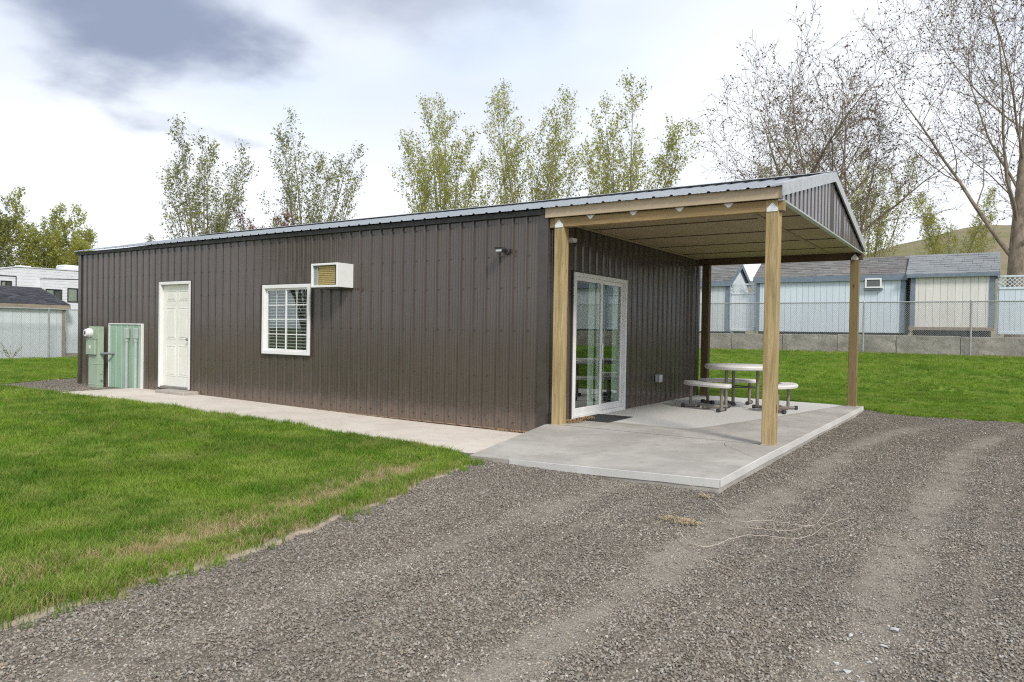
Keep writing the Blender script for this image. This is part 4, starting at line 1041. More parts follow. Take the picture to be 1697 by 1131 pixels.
def shed(label, x0, x1, y0, y1, z0, ze, zr, wall, trim, sh, ridge='x', oh=.12, base=None, floor=True, fascia=.20, seed=1, tab=.30, sidemat=None):
    t = thing('garden_shed', ((x0+x1)/2, (y0+y1)/2, z0), label, 'shed'); W = M(wall); T = M(trim); flat = lambda s: ze
    ym = (y0+y1)/2; xm = (x0+x1)/2
    if ridge == 'x':
        gab = lambda s: ze+(zr-ze)*(1-abs(s-(ym-y0))/(ym-y0)); boards(t, W, (x0, y0, 0), (x1, y0, 0), z0, flat, (0, -1, 0)); boards(t, W, (x0, y1, 0), (x1, y1, 0), z0, flat, (0, 1, 0))
        boards(t, M(sidemat or wall), (x1, y0, 0), (x1, y1, 0), z0, gab, (1, 0, 0)); boards(t, M(sidemat or wall), (x0, y0, 0), (x0, y1, 0), z0, gab, (-1, 0, 0))
        sl = (zr-ze)/(ym-y0); rf = MB()
        for s in (-1, 1):
            ya = y0-oh if s < 0 else y1+oh; za = ze-sl*oh; q = [(x0-oh, ya, za), (x1+oh, ya, za), (x1+oh, ym, zr+.0), (x0-oh, ym, zr+.0)]; rf.add(q+[(a, b, c+.05) for a, b, c in q], [(0,3,2,1),(4,5,6,7),(0,1,5,4),(1,2,6,5),(2,3,7,6),(3,0,4,7)])
        r = obj('roof', rf, M(sh), t)
        for s in (-1, 1):
            ya = y0-oh if s < 0 else y1+oh; za = ze-sl*oh+.052; shingles(r, M(sh), (x0-oh-.02, ya-.02*(-s)*-1, za), (x1+oh+.02, ya, za), (x0-oh-.02, ym, zr+.052), (x1+oh+.02, ym, zr+.052), max(4, int(math.hypot(zr-ze, ym-y0+oh)/.14)), tab, seed)
        obj('fascia', MB().cbox(x0-oh, x1+oh, y0-oh-.022, y0-oh-.001, ze-sl*oh-fascia+.05, ze-sl*oh+.045, .003), T, r)
        for xx in (x0, x1-.11): obj('corner_board', MB().cbox(xx-.005, xx+.115, y0-.042, y0-.019, z0, ze-.05, .003), T, t)
        for xx in (x1+.019,): obj('corner_board', MB().cbox(xx, xx+.022, y0-.02, y0+.11, z0, ze, .003), T, t)
        for s in (-1, 1):
            ya, yb = (y0-oh, ym) if s < 0 else (y1+oh, ym)
            for xx in (x0-oh-.021, x1+oh+.001):
                q = [(xx, ya, ze-sl*oh-.12), (xx, yb, zr-.12), (xx, yb, zr+.045), (xx, ya, ze-sl*oh+.045)]; obj('rake_board', MB().add(q+[(a+.02, b, c) for a, b, c in q], [(0,3,2,1),(4,5,6,7),(0,1,5,4),(1,2,6,5),(2,3,7,6),(3,0,4,7)]), T, r)
    obj('floor_frame', MB().box(x0+.05, x1-.05, y0+.10, y1-.05, 1.30, z0-.002), M('black'), t)  # black filler box, stands in for the shadow under the shed
    obj('inner_core', MB().box(x0+.004, x1-.004, y0+.004, y1-.004, z0, ze-.06), M('dark'), t)
    return t
shed('pale blue shed with grey gable roof partly hidden by the porch corner', -8.0, -3.52, 19.6, 22.2, 1.47, 3.42, 4.12, 'silver', 'bluetrim', 'sh1', seed=3, sidemat='pale')
shed('long light blue shed with dark grey shingles and blue trim', -2.46, 2.44, 19.6, 22.0, 1.50, 3.50, 4.17, 'blue', 'bluetrim', 'sh1', seed=5, oh=.10)
sc_ = shed('cream white shed with paler grey shingle roof beside the lattice fence', 2.66, 4.96, 19.46, 21.6, 1.68, 3.50, 4.16, 'cream', 'bluetrim', 'sh2', seed=7, oh=.14, fascia=.12)
obj('skirt_board', MB().cbox(2.60, 4.98, 19.40, 19.435, 1.60, 1.71, .004), M('oldwood'), sc_)
shed('pale blue shed with blue corner boards far along the lattice fence', 8.75, 12.6, 19.5, 22.0, 1.5, 3.45, 4.1, 'pale', 'bluetrim', 'sh1', seed=9)
def shed_ac():
    x0, x1, z0, z1 = 1.24, 1.75, 3.03, 3.365
    t = thing('shed_air_conditioner', (1.5, 19.5, z0), 'white air conditioner set into the light blue shed wall', 'air conditioner')
    h = MB(); e = .05
    for a in ((x0, x0+e, z0, z1), (x1-e, x1, z0, z1), (x0+e, x1-e, z0, z0+e), (x0+e, x1-e, z1-e, z1)): h.cbox(a[0], a[1], 19.43, 19.578, a[2], a[3], .006)
    obj('housing', h, M('acwhite'), t); g = MB()
    for i in range(9): z = z0+e+.01+i*(z1-z0-2*e-.015)/9; g.box(x0+e, x1-e, 19.455, 19.47, z, z+.016)
    obj('grille', g, M('pvc2'), t); obj('core', MB().box(x0+e, x1-e, 19.475, 19.575, z0+e, z1-e), M('black'), t); obj('sill', MB().cbox(x0-.04, x1+.04, 19.46, 19.578, z0-.06, z0-.002, .004), M('bluetrim'), t)
shed_ac()
def lattice_fence(label, x0, x1, y, z0, zb, z1, mat):
    t = thing('lattice_fence', ((x0+x1)/2, y, z0), label, 'fence'); m = M(mat)
    boards(t, m, (x0, y, 0), (x1, y, 0), z0+.04, lambda s: zb-.002, (0, -1, 0), .145, .006, .02)
    for a, b in ((zb, zb+.07), (z1-.06, z1), (z0-.02, z0+.06)): obj('rail', MB().cbox(x0, x1, y-.045, y-.021, a, b, .003), m, t)
    n = max(1, round((x1-x0)/2.4)); 
    for i in range(n+1): xx = x0+(x1-x0)*i/n; obj('post', MB().cbox(xx-.045, xx+.045, y+.001, y+.09, z0-.1, z1+.02, .004), m, t)
    h = (z1-.06)-(zb+.07); zl = zb+.07; st = .125
    for s in (1, -1):
        k = -int(h/st)-1
        while x0+k*st < x1+h:
            a = x0+k*st; b = a+h; xa, xb = max(a, x0), min(b, x1)
            if xb-xa > .03:
                fa, fb = (xa-a)/h, (xb-a)/h
                if s < 0: fa, fb = 1-fa, 1-fb
                w = .024; yo = y-.030 if s > 0 else y-.0225
                A = (xa, zl+h*fa); Bq = (xb, zl+h*fb); q = [(A[0], A[1]-w), (Bq[0], Bq[1]-w), (Bq[0], Bq[1]+w), (A[0], A[1]+w)]
                q = [(px, min(max(pz, zl), zl+h)) for px, pz in q]
                obj('lattice_strip', MB().prism(q, yo-.0065, yo), m, t)
            k += 1
lattice_fence('short pale lattice-topped fence panel between two sheds', -3.46, -2.60, 19.85, 1.52, 2.90, 3.31, 'pale')
lattice_fence('light blue lattice-topped board fence to the side of the cream shed', 5.10, 8.70, 19.62, 1.52, 2.93, 3.37, 'blue')

# ------------------------------------------------------------------ side yard on the far left: shed, board fence, trailer
def side_shed():
    x0, x1, y0, y1 = -29.2, -24.62, -2.5, 5.5; z0, ze, zr = .06, 2.06, 2.74; xm = (x0+x1)/2
    t = thing('side_yard_shed', (xm, y0, z0), 'pale shed with a dark grey shingle roof behind the side fence', 'shed'); W = M('pale')
    boards(t, W, (x1, y0, 0), (x1, y1, 0), z0, lambda s: ze, (1, 0, 0), .30); g = lambda s: ze+(zr-ze)*(1-abs(s-(xm-x0))/(xm-x0)); boards(t, W, (x0, y1, 0), (x1, y1, 0), z0, g, (0, 1, 0), .3)
    sl = (zr-ze)/(x1-xm); oh = .16; rf = MB()
    for s in (1, -1):
        xa = x1+oh if s > 0 else x0-oh; q = [(xa, y0-.1, ze-sl*oh), (xa, y1+.12, ze-sl*oh), (xm, y1+.12, zr), (xm, y0-.1, zr)]; rf.add(q+[(a, b, c+.05) for a, b, c in q], [(0,3,2,1),(4,5,6,7),(0,1,5,4),(1,2,6,5),(2,3,7,6),(3,0,4,7)])
    r = obj('roof', rf, M('sh3'), t); shingles(r, M('sh3'), (x1+oh+.02, y0-.1, ze-sl*oh+.052), (x1+oh+.02, y1+.14, ze-sl*oh+.052), (xm, y0-.1, zr+.052), (xm, y1+.14, zr+.052), 18, .3, 12)
    obj('fascia', MB().cbox(x1+oh+.001, x1+oh+.022, y0-.1, y1+.13, ze-sl*oh-.10, ze-sl*oh+.045, .003), M('oldwood'), r); obj('corner_board', MB().cbox(x1+.0185, x1+.04, y1-.11, y1+.02, z0, ze-.06, .003), M('oldwood'), t)
    obj('inner_core', MB().box(x0+.02, x1-.004, y0+.02, y1-.004, z0, ze-.1), M('dark'), t)
    t2 = thing('board_fence', (-25.0, 7.5, .1), 'pale vertical board fence between the side yard shed and the trailer', 'fence'); boards(t2, M('pale'), (-25.0, 5.72, 0), (-25.0, 10.5, 0), .2, lambda s: 2.04, (1, 0, 0), .15)
    obj('rail', MB().cbox(-25.04, -25.001, 5.72, 10.5, 1.85, 1.94, .003), M('pale'), t2); obj('kick_board', MB().cbox(-24.979, -24.955, 5.72, 10.5, .10, .22, .003), M('oldwood'), t2)
side_shed()
def trailer():
    t = thing('travel_trailer', (-32.2, 9, .5), 'white travel trailer with dark-framed windows parked behind the side yard shed', 'trailer')
    X0, X1 = -33.4, -31.0; W = M('rv'); mb = MB()
    # ribbed aluminium side: profile in z swept along y
    def side(x, y0, y1, z0, z1f, step=.135):
        m = MB(); P = []; z = z0
        while z < 4.0: P += [(z, 0), (z+step*.80, .0), (z+step*.86, -.012), (z+step*.94, -.012)]; z += step
        ysn = [y0+(y1-y0)*i/24 for i in range(25)]; n = len(P)
        for y in ysn:
            zt = z1f(y)
            for z, d in P: m.v.append((x+d, y, min(z, zt)))
        for i in range(24):
            for k in range(n-1): a = i*n+k; m.f.append((a, a+n, a+n+1, a+1))
        return m
    top = lambda y: 3.56+.27*min(1, max(0, (y-5.2)/1.3)) + .05*min(1, max(0, (y-6.5)/3))
    obj('body', side(X1, 3.4, 13.5, .75, top), W, t)
    core = MB(); core.prism([(3.42, .75), (13.48, .75), (13.48, 3.85), (6.5, 3.80), (5.2, 3.53), (3.42, 3.53)], X0, X1-.02, 'x'); obj('shell', core, W, t)
    rf = MB(); rf.prism([(3.36, 3.545), (5.2, 3.565), (6.5, 3.835), (13.54, 3.885), (13.54, 3.915), (6.5, 3.868), (5.2, 3.60), (3.36, 3.58)], X0-.03, X1+.035, 'x'); obj('roof', rf, W, t)
    so = obj('slide_out', side(X1+.32, 7.42, 11.6, 1.0, lambda y: 3.37+.05*(y-7.4)), W, t)
    c = MB(); c.prism([(7.42, 1.0), (11.6, 1.0), (11.6, 3.56), (7.42, 3.37)], X1-.02, X1+.305, 'x'); obj('slide_box', c, W, so); s = MB(); s.prism([(7.40, 3.365), (11.62, 3.565), (11.62, 3.585), (7.40, 3.385)], X1, X1+.345, 'x'); obj('slide_trim', s, M('rvtrim'), so)
    def win(x, y0, y1, z0, z1, split, parent):
        w = MB(); e = .05
        for a in ((y0, y0+e, z0, z1), (y1-e, y1, z0, z1), (y0+e, y1-e, z0, z0+e), (y0+e, y1-e, z1-e, z1)): w.cbox(x, x+.03, a[0], a[1], a[2], a[3], .012)
        if split: w.cbox(x, x+.026, split-.025, split+.025, z0+e, z1-e, .003)
        f = obj('window', w, M('rvtrim'), parent); obj('pane', MB().box(x+.008, x+.012, y0+e, y1-e, z0+e, z1-e), M('glass'), f); obj('curtain', MB().box(x+.001, x+.004, y0+e, (split or y1-e), z0+e, z1-e), M('curtain'), f); obj('backing', MB().box(x+.0005, x+.0025, (split or y0+e), y1-e, z0+e, z1-e), M('dark'), f)
    win(X1+.322, 7.50, 8.20, 2.46, 2.93, 7.86, so); win(X1+.322, 8.42, 9.55, 2.36, 3.02, 8.86, so); win(X1+.004, 5.84, 6.28, 2.62, 3.20, 6.05, t)
    dr = MB()
    for a in ((5.2, 6.46, 3.40, 3.43), (6.43, 6.46, 1.2, 3.40), (5.2, 5.23, 1.2, 3.40)): dr.box(X1+.001, X1+.022, a[0], a[1], a[2], a[3])
    obj('door_frame', dr, M('rvtrim'), t)
    a = obj('roof_unit', MB().cbox(-32.5, -31.7, 8.75, 9.7, 3.90, 4.16, .05), W, t, auto=50); obj('roof_vent', MB().cbox(-32.3, -31.8, 6.9, 7.4, 3.87, 3.97, .02), W, t)
    obj('antenna', MB().tube([(-31.4, 8.3, 3.88), (-31.4, 8.35, 4.02), (-31.4, 8.6, 4.04)], .012, 6), M('fence'), t)
    for yy in (9.2, 10.2):
        wl = MB().lathe([(.34, 0), (.36, .05), (.36, .17), (.34, .22)], (X1-.25, yy, .42), 'x', 20); w = obj('wheel', wl, M('rubber'), t); obj('hub', MB().lathe([(.17, .221), (.12, .235), (.001, .24)], (X1-.25, yy, .42), 'x', 14), M('fence'), w)
    obj('chassis', MB().box(X0+.2, X1-.2, 3.6, 13.3, .55, .752), M('black'), t); obj('jack', MB().tube([(X1-.3, 4.0, .03), (X1-.3, 4.0, .6)], .05, 8), M('fence'), t)
trailer()

# ------------------------------------------------------------------ trees
def grow(rng, base, spec):
    """returns branch tubes [(pts, radii, level)] and leaf spots [(pos, dir, size)]"""
    br = []; lf = []
    def branch(p, d, L, r, lev):
        n = spec['seg'][lev]; pts = [p.copy()]; rad = [r]; step = L/n; end = spec['taper'][lev]
        for i in range(n):
            j = spec['jit'][lev]; d = (d+Vector((rng.gauss(0, j), rng.gauss(0, j), rng.gauss(0, j)))+Vector((0, 0, spec['up'][lev]))).normalized()
            p = p+d*step; pts.append(p.copy()); rad.append(r*(1-(1-end)*(i+1)/n))
        br.append((pts, rad, lev))
        if lev+1 < spec['levels']:
            k = spec['kids'][lev]; k = rng.randint(*k) if isinstance(k, tuple) else k; t0 = spec['start'][lev]; spin = rng.random()*6.28
            for c in range(k):
                t = t0+(1-t0)*((c+rng.random()*.8)/k); t = min(t, .985); i = min(int(t*n), n-1); f = t*n-i; q = pts[i].lerp(pts[i+1], f); dd = (pts[i+1]-pts[i]).normalized()
                spin += 2.4+rng.uniform(-.5, .5); a = dd.orthogonal().normalized(); a = Matrix.Rotation(spin, 3, dd) @ a
                ang = R_(rng.uniform(*spec['ang'][lev])); nd = (dd*math.cos(ang)+a*math.sin(ang)).normalized()
                sh = spec['shape'][lev](t); branch(q, nd, spec['len'][lev+1]*sh*rng.uniform(*spec.get('lv', ((.75, 1.2),)*6)[lev+1])*spec.get('s', 1), max(rad[i]*spec['rk'][lev]*rng.uniform(.8, 1.05), spec['rmin']), lev+1)
        if lev >= spec['leaf_from']:
            dens = spec['leaf'][lev]; m = int(L*dens+rng.random())
            for _ in range(m):
                t = rng.uniform(.12, 1.02); i = min(int(t*n), n-1); q = pts[i].lerp(pts[i+1], t*n-i); o = Vector((rng.gauss(0, 1), rng.gauss(0, 1), rng.gauss(0, 1)))*spec['spread']; lf.append((q+o, rng.uniform(.6, 1.25)*spec['lsize']))
    branch(Vector(base), Vector((rng.gauss(0, .02), rng.gauss(0, .02), 1)).normalized(), spec['len'][0], spec['r0'], 0)
    return br, lf
def tree(name, label, base, spec, bark, leaf, seed, group, stems=None):
    rng = random.Random(seed); t = thing(name, base, label, 'tree', group); tk = MB(); tw = MB(); leaves = []
    todo = stems or [((0, 0, 0), 1.0)]
    br, lf = grow(rng, base, spec)
    sides = (10, 7, 5, 3, 3, 3)
    for pts, rad, lev in br: (tk if lev <= 1 else tw).tube(pts, rad, sides[lev], cap=False)
    def fast(nm, mb, mat):
        me = bpy.data.meshes.new(nm); me.from_pydata(mb.v, [], mb.f); me.update(); me.polygons.foreach_set('use_smooth', [True]*len(me.polygons)); return link(nm, me, mat, t)
    fast('trunk', tk, M(bark)); fast('branches', tw, M(bark)) if tw.v else None
    if lf:
        P = np.array([p[:] for p, s in lf]); S = np.array([s for p, s in lf]); n = len(P); g = np.random.default_rng(seed)
        a = g.normal(size=(n, 3)); a /= np.linalg.norm(a, axis=1)[:, None]; b = np.cross(a, g.normal(size=(n, 3))); b /= np.linalg.norm(b, axis=1)[:, None]; w = spec.get('lw', .42)
        V = np.stack([P-a*S[:, None]*.5, P+b*S[:, None]*w, P+a*S[:, None]*.5, P-b*S[:, None]*w], 1).reshape(-1, 3); F = np.arange(4*n).reshape(n, 4)
        me = bpy.data.meshes.new('crown'); me.from_pydata(V.tolist(), [], F.tolist()); me.update(); c = link('crown', me, M(leaf), t); c['kind'] = 'stuff'
    return t
def poplar(h, spreadk=1.0, dens=1.0, lsize=.10, stems=(7, 8)):
    s = h/12.0
    return dict(levels=5, len=(h*.22, h*.80, h*.25, .80*s, .38*s), seg=(5, 10, 6, 4, 3), taper=(.8, .06, .12, .2, .4), jit=(.02, .03, .06, .10, .16), up=(.03, .018, .09, .10, .05), kids=(stems, 10, 11, 4), start=(.20, .22, .10, .15), ang=((4*spreadk, 25*spreadk), (14, 32), (20, 48), (25, 52)),
        shape=(lambda t: .92+.1*t, lambda t: 1.3-.95*t, lambda t: 1.2-.7*t, lambda t: 1.1-.4*t), rk=(.50, .40, .40, .5), rmin=.005, r0=.17*s, leaf_from=2, leaf=(0, 0, 3*dens, 5.5*dens, 6.5*dens), spread=.06, lsize=lsize, lv=((1, 1), (.78, .96), (.7, 1.15), (.7, 1.2), (.7, 1.2)))
def plane_tree(h, r0, dens=1.0, fork=.30, open_=1.0):
    s = h/15.0
    return dict(levels=5, len=(h*.52, h*.52, h*.25, h*.115, .62*s), seg=(7, 9, 7, 5, 3), taper=(.45, .12, .15, .2, .4), jit=(.02, .075, .12, .17, .22), up=(.03, .055, .06, .05, .03), kids=((8, 9), 9, 7, 5), start=(fork, .18, .15, .15), ang=((28*open_, 58*open_), (28, 55), (28, 60), (30, 65)),
        shape=(lambda t: 1.12-.45*t, lambda t: 1.15-.6*t, lambda t: 1.1-.5*t, lambda t: 1.1-.4*t), rk=(.42, .42, .42, .5), rmin=.0090, r0=r0, leaf_from=3, leaf=(0, 0, 0, 1.2*dens, 2.8*dens), spread=.012, lsize=.085, lw=.40)
G1 = 'young poplars in leaf beyond the back yards'; G2 = 'large bare trees behind the sheds'
ZB = 1.35
tree('poplar_tree', 'sparse grey-green poplar with two leaning tops, first behind the far end of the roof', (-31.6, 15.8, .2), poplar(12.4, .85, .8, .105), 'barkp', 'leafd', 21, G1)
tree('poplar_tree', 'sparse poplar rising behind the roof beside low reddish twigs', (-28.3, 20.2, .2), poplar(13.4, .85, .85, .105), 'barkp', 'leafd', 22, G1)
tree('poplar_tree', 'tall many-stemmed yellow-green poplar behind the middle of the roof', (-19.0, 21.5, .8), poplar(12.5, 1.0, 1.0, .10, (9, 10)), 'barkp', 'leafy', 23, G1)
tree('poplar_tree', 'yellow-green poplar touching its taller neighbour behind the roof', (-16.6, 25.4, .9), poplar(14.6, .8, 1.0), 'barkp', 'leafy', 24, G1)
tree('poplar_tree', 'fan-shaped poplar of separate leafy spires behind the porch roof', (-10.6, 25.8, 1.2), poplar(12.5, .95, 1.05, .10, (9, 10)), 'barkp', 'leafy', 25, G1)
tree('poplar_tree', 'short thin young poplar top just clearing the roof near the far corner', (-37.7, 16.4, .2), poplar(7.2, .6, .6, .10, (2, 3)), 'barkp', 'leafd', 26, G1)
tree('poplar_tree', 'small poplar showing low over the roof between the two sparse poplars', (-33.1, 19.4, .2), poplar(8.5, 1.0, .8), 'barkp', 'leafy', 27, G1)
tree('red_twig_tree', 'low reddish budding shrub just above the metal roof line', (-28.6, 18.8, .2), dict(poplar(8.4, 1.3, .9)), 'barkg', 'redleaf', 28, None)
tree('poplar_tree', 'yellow-green poplar standing behind the two big bare trees', (-1.5, 41.4, ZB), poplar(12.0, .9, .9), 'barkp', 'leafg', 29, G1)
tree('poplar_tree', 'slim yellow poplar beyond the white shed roof', (2.5, 47.7, ZB), poplar(10.4, 1.2, .8), 'barkp', 'leafy', 30, G1)
tree('poplar_tree', 'pale poplar stems glimpsed through the bare tree above the porch gable', (-5.5, 37.6, ZB), poplar(12.0, .7, .6), 'barkp', 'leafg', 31, G1)
tree('bare_tree', 'broad bare budding tree with forked pale trunk above the porch roof', (-2.05, 25.5, ZB), plane_tree(13.7, .28, .9, .34, 1.1), 'barkg', 'bud', 43, G2)
tree('bare_tree', 'upright bare budding tree just behind the porch gable peak', (-.95, 28.6, ZB), plane_tree(12.6, .23, .7, .30, .9), 'barkg', 'bud', 44, G2)
tree('bare_tree', 'huge bare tree with thick scarred trunk beside the white shed', (5.75, 28.6, ZB-.1), dict(plane_tree(18.5, .38, .9, .26, .9), kids=((12, 13), 9, 7, 5), taper=(.22, .12, .15, .2, .4), rk=(.34, .44, .42, .5)), 'barkg', 'bud', 48, G2)
tree('leafy_tree', 'dense bushy yellow-green tree behind the white trailer', (-47.2, 14.5, .1), dict(poplar(9.6, 1.25, 1.5, .12, (13, 14))), 'barkp', 'leafg', 51, 'bushy trees behind the trailer')
tree('leafy_tree', 'thinner green-grey tree filling the gap between bushy tree and building', (-44.2, 15.2, .1), dict(poplar(7.4, 1.2, 1.2, .12, (9, 10))), 'barkp', 'leafy', 52, 'bushy trees behind the trailer')
tree('leafy_tree', 'taller grey-leaved tree cut by the picture edge behind the trailer', (-48.6, 12.4, .1), dict(poplar(9.8, 1.1, 1.2, .12, (9, 10))), 'barkp', 'leafd', 53, 'bushy trees behind the trailer')
tree('leafy_tree', 'yellow-green tree seen only as a reflection in the white-framed front window', (-25.0, -17.5, 0), dict(poplar(10.5, 1.2, 1.3, .16, (9, 10))), 'barkp', 'leafy', 54, None)
def hedge():
    rng = np.random.default_rng(5); V = []
    n = 9000; x = rng.uniform(-9, 2, n); y = 46+rng.normal(0, .8, n); z = 1.4+ (3.9+1.6*fbm(x*.5, x*0, 91))*rng.random(n)**.6; P = np.stack([x, y, z], 1); a = rng.normal(size=(n, 3)); a /= np.linalg.norm(a, axis=1)[:, None]; b = np.cross(a, rng.normal(size=(n, 3))); b /= np.linalg.norm(b, axis=1)[:, None]; s = .11
    V = np.stack([P-a*s, P+b*s*.8, P+a*s, P-b*s*.8], 1).reshape(-1, 3); me = bpy.data.meshes.new('hedge'); me.from_pydata(V.tolist(), [], np.arange(4*n).reshape(n, 4).tolist()); me.update(); tag(link('hedge', me, M('leafg')), 'yellow-green hedge showing just above the shed roofs', 'hedge', None, 'stuff')
hedge()
def weed():
    rng = random.Random(3); t = thing('weed', (-23.85, 3.4, .07), 'small grey-green weed growing at the side fence foot', 'weed'); s = MB(); l = MB()
    for i in range(9):
        a = rng.uniform(0, 6.28); e = Vector((-23.85+math.cos(a)*.25, 3.4+math.sin(a)*.35, .07+rng.uniform(.25, .62))); o = Vector((-23.85, 3.4, .06)); m = o.lerp(e, .5)+Vector((0, 0, .08)); s.tube([o, m, e], [.008, .006, .003], 4)
        for k in range(12): q = o.lerp(e, rng.uniform(.3, 1)); d = Vector((rng.gauss(0, 1), rng.gauss(0, 1), rng.gauss(0, .6))).normalized()*.05; n = d.orthogonal().normalized()*.014; l.add([q, q+d*.5+n, q+d, q+d*.5-n], [(0, 1, 2, 3)])
    obj('stem', s, M('barkp'), t); obj('foliage', l, M('leafd'), t)['kind'] = 'stuff'
weed()

# ------------------------------------------------------------------ scattered stones and grass
def scatter(name, srcs, P, rot, scl, idx, label, cat):
    me = bpy.data.meshes.new(name); me.from_pydata(P.tolist(), [], []); n = len(P)
    for nm, ty, arr in (('rot', 'FLOAT_VECTOR', rot), ('scl', 'FLOAT_VECTOR', scl), ('pick', 'INT', idx)):
        at = me.attributes.new(nm, ty, 'POINT'); at.data.foreach_set('vector' if ty == 'FLOAT_VECTOR' else 'value', np.asarray(arr).reshape(-1).astype(np.int32 if ty == 'INT' else np.float32))
    o = bpy.data.objects.new(name, me); COL.objects.link(o); tag(o, label, cat, None, 'stuff')
    c = bpy.data.collections.new(name + '_pieces')
    for k, s in enumerate(srcs): s.name = '%s_%02d' % (name, k); c.objects.link(s)
    g = bpy.data.node_groups.new(name, 'GeometryNodeTree'); g.interface.new_socket('Geometry', in_out='INPUT', socket_type='NodeSocketGeometry'); g.interface.new_socket('Geometry', in_out='OUTPUT', socket_type='NodeSocketGeometry')
    N = g.nodes; L = g.links; gi = N.new('NodeGroupInput'); go = N.new('NodeGroupOutput'); ip = N.new('GeometryNodeInstanceOnPoints'); ci = N.new('GeometryNodeCollectionInfo'); ci.inputs['Collection'].default_value = c; ci.inputs['Separate Children'].default_value = True; ci.inputs['Reset Children'].default_value = True
    def attr(nm, ty): a = N.new('GeometryNodeInputNamedAttribute'); a.data_type = ty; a.inputs['Name'].default_value = nm; return next(s for s in a.outputs if s.enabled and s.name == 'Attribute')
    L.new(gi.outputs[0], ip.inputs['Points']); L.new(ci.outputs[0], ip.inputs['Instance']); ip.inputs['Pick Instance'].default_value = True
    L.new(attr('pick', 'INT'), ip.inputs['Instance Index']); L.new(attr('rot', 'FLOAT_VECTOR'), ip.inputs['Rotation']); L.new(attr('scl', 'FLOAT_VECTOR'), ip.inputs['Scale']); L.new(ip.outputs[0], go.inputs[0])
    md = o.modifiers.new('scatter', 'NODES'); md.node_group = g; return o
def src_obj(name, v, f, mat):
    me = bpy.data.meshes.new(name); me.from_pydata(v, [], f); me.update(); me.materials.append(mat); return bpy.data.objects.new(name, me)
def stone_srcs(k=6, mat='stone'):
    out = []
    for s in range(k):
        g = np.random.default_rng(100+s); bm = bmesh.new()
        for p in g.normal(size=(11, 3)): p = p/np.linalg.norm(p)*g.uniform(.38, .52); bm.verts.new((p[0], p[1]*.85, p[2]*.62))
        r = bmesh.ops.convex_hull(bm, input=bm.verts[:]); me = bpy.data.meshes.new('stone'); bm.to_mesh(me); bm.free(); me.materials.append(M(mat)); out.append(bpy.data.objects.new('stone_piece', me))
    return out
def in_view(x, y, margin):
    dx, dy = x-CAM.x, y-CAM.y; dep = dx*cf.x+dy*cf.y; lat = dx*cr.x+dy*cr.y
    return (dep > .4) & (np.abs(lat) < dep*.74+margin), np.hypot(dx, dy)
SLAB = [(.0, -.02), (.36, -2.17), (3.04, -2.23), (3.04, 6.02), (0, 6.02)]
def free_gravel(x, y):
    ok = ~pip(x, y, SLAB) & ~pip(x, y, LAWN_L) & ~pip(x, y, LAWN_F)
    ok &= ~((x > -LEN-.05) & (x < .05) & (y > -.02)); ok &= ~((x > -9.8) & (x < .36) & (y > np.interp(x, [p[0] for p in EDGE_WALK], [p[1] for p in EDGE_WALK])-.1) & (y < .1))
    ok &= y < np.where(x > 2.9, ledge(x)-.02, 7); ok &= ~((x < 2.9) & (y > 5.5)); return ok
def gravel_stones():
    g = np.random.default_rng(9); PP = []; SS = []; DD = []
    for d0, d1, dens, s0, s1 in ((0, 4.2, 9000, .009, .0235), (4.2, 6.6, 6600, .009, .024), (6.6, 10.0, 3000, .012, .027), (10, 18, 600, .017, .034)):
        n = int(dens*(2*d1)*(2*d1)); n = min(n, 3_000_000); x = CAM.x+g.uniform(-d1, d1, n); y = CAM.y+g.uniform(-d1, d1, n); v, d = in_view(x, y, 1.6)
        k = v & (d >= d0) & (d < d1) & (x < 14) & (y < 7); x, y = x[k], y[k]; k = free_gravel(x, y); x, y = x[k], y[k]
        du = dust(x, y); k = g.random(len(x)) > du*.12; x, y, du = x[k], y[k], du[k]
        s = g.uniform(0, 1, len(x))**1.8*(s1-s0)+s0; s *= (1-.30*du); PP.append(np.stack([x, y, gravel_z(x, y)+s*.16], 1)); SS.append(s); DD.append(g.random(len(x)) < du*1.3-.05)
    # the strip of gravel at the far corner of the building
    n = 16000; x = g.uniform(-14.5, -9.6, n); y = g.uniform(-1.8, 3, n); k = free_gravel(x, y) & ~((x > -LEN) & (y > 0)); x, y = x[k], y[k]; s = g.uniform(.014, .03, len(x)); PP.append(np.stack([x, y, gravel_z(x, y)+s*.2], 1)); SS.append(s); DD.append(np.zeros(len(x), bool))
    P = np.concatenate(PP); S = np.concatenate(SS); n = len(P); sc = np.stack([S*g.uniform(.9, 1.35, n), S, S*g.uniform(.8, 1.2, n)], 1)
    scatter('gravel', stone_srcs() + stone_srcs(6, 'dstone'), P, np.stack([g.uniform(-.5, .5, n), g.uniform(-.5, .5, n), g.uniform(0, 6.28, n)], 1), sc, g.integers(0, 6, n)+6*np.concatenate(DD), 'loose grey crushed stone covering the drive', 'gravel')
gravel_stones()
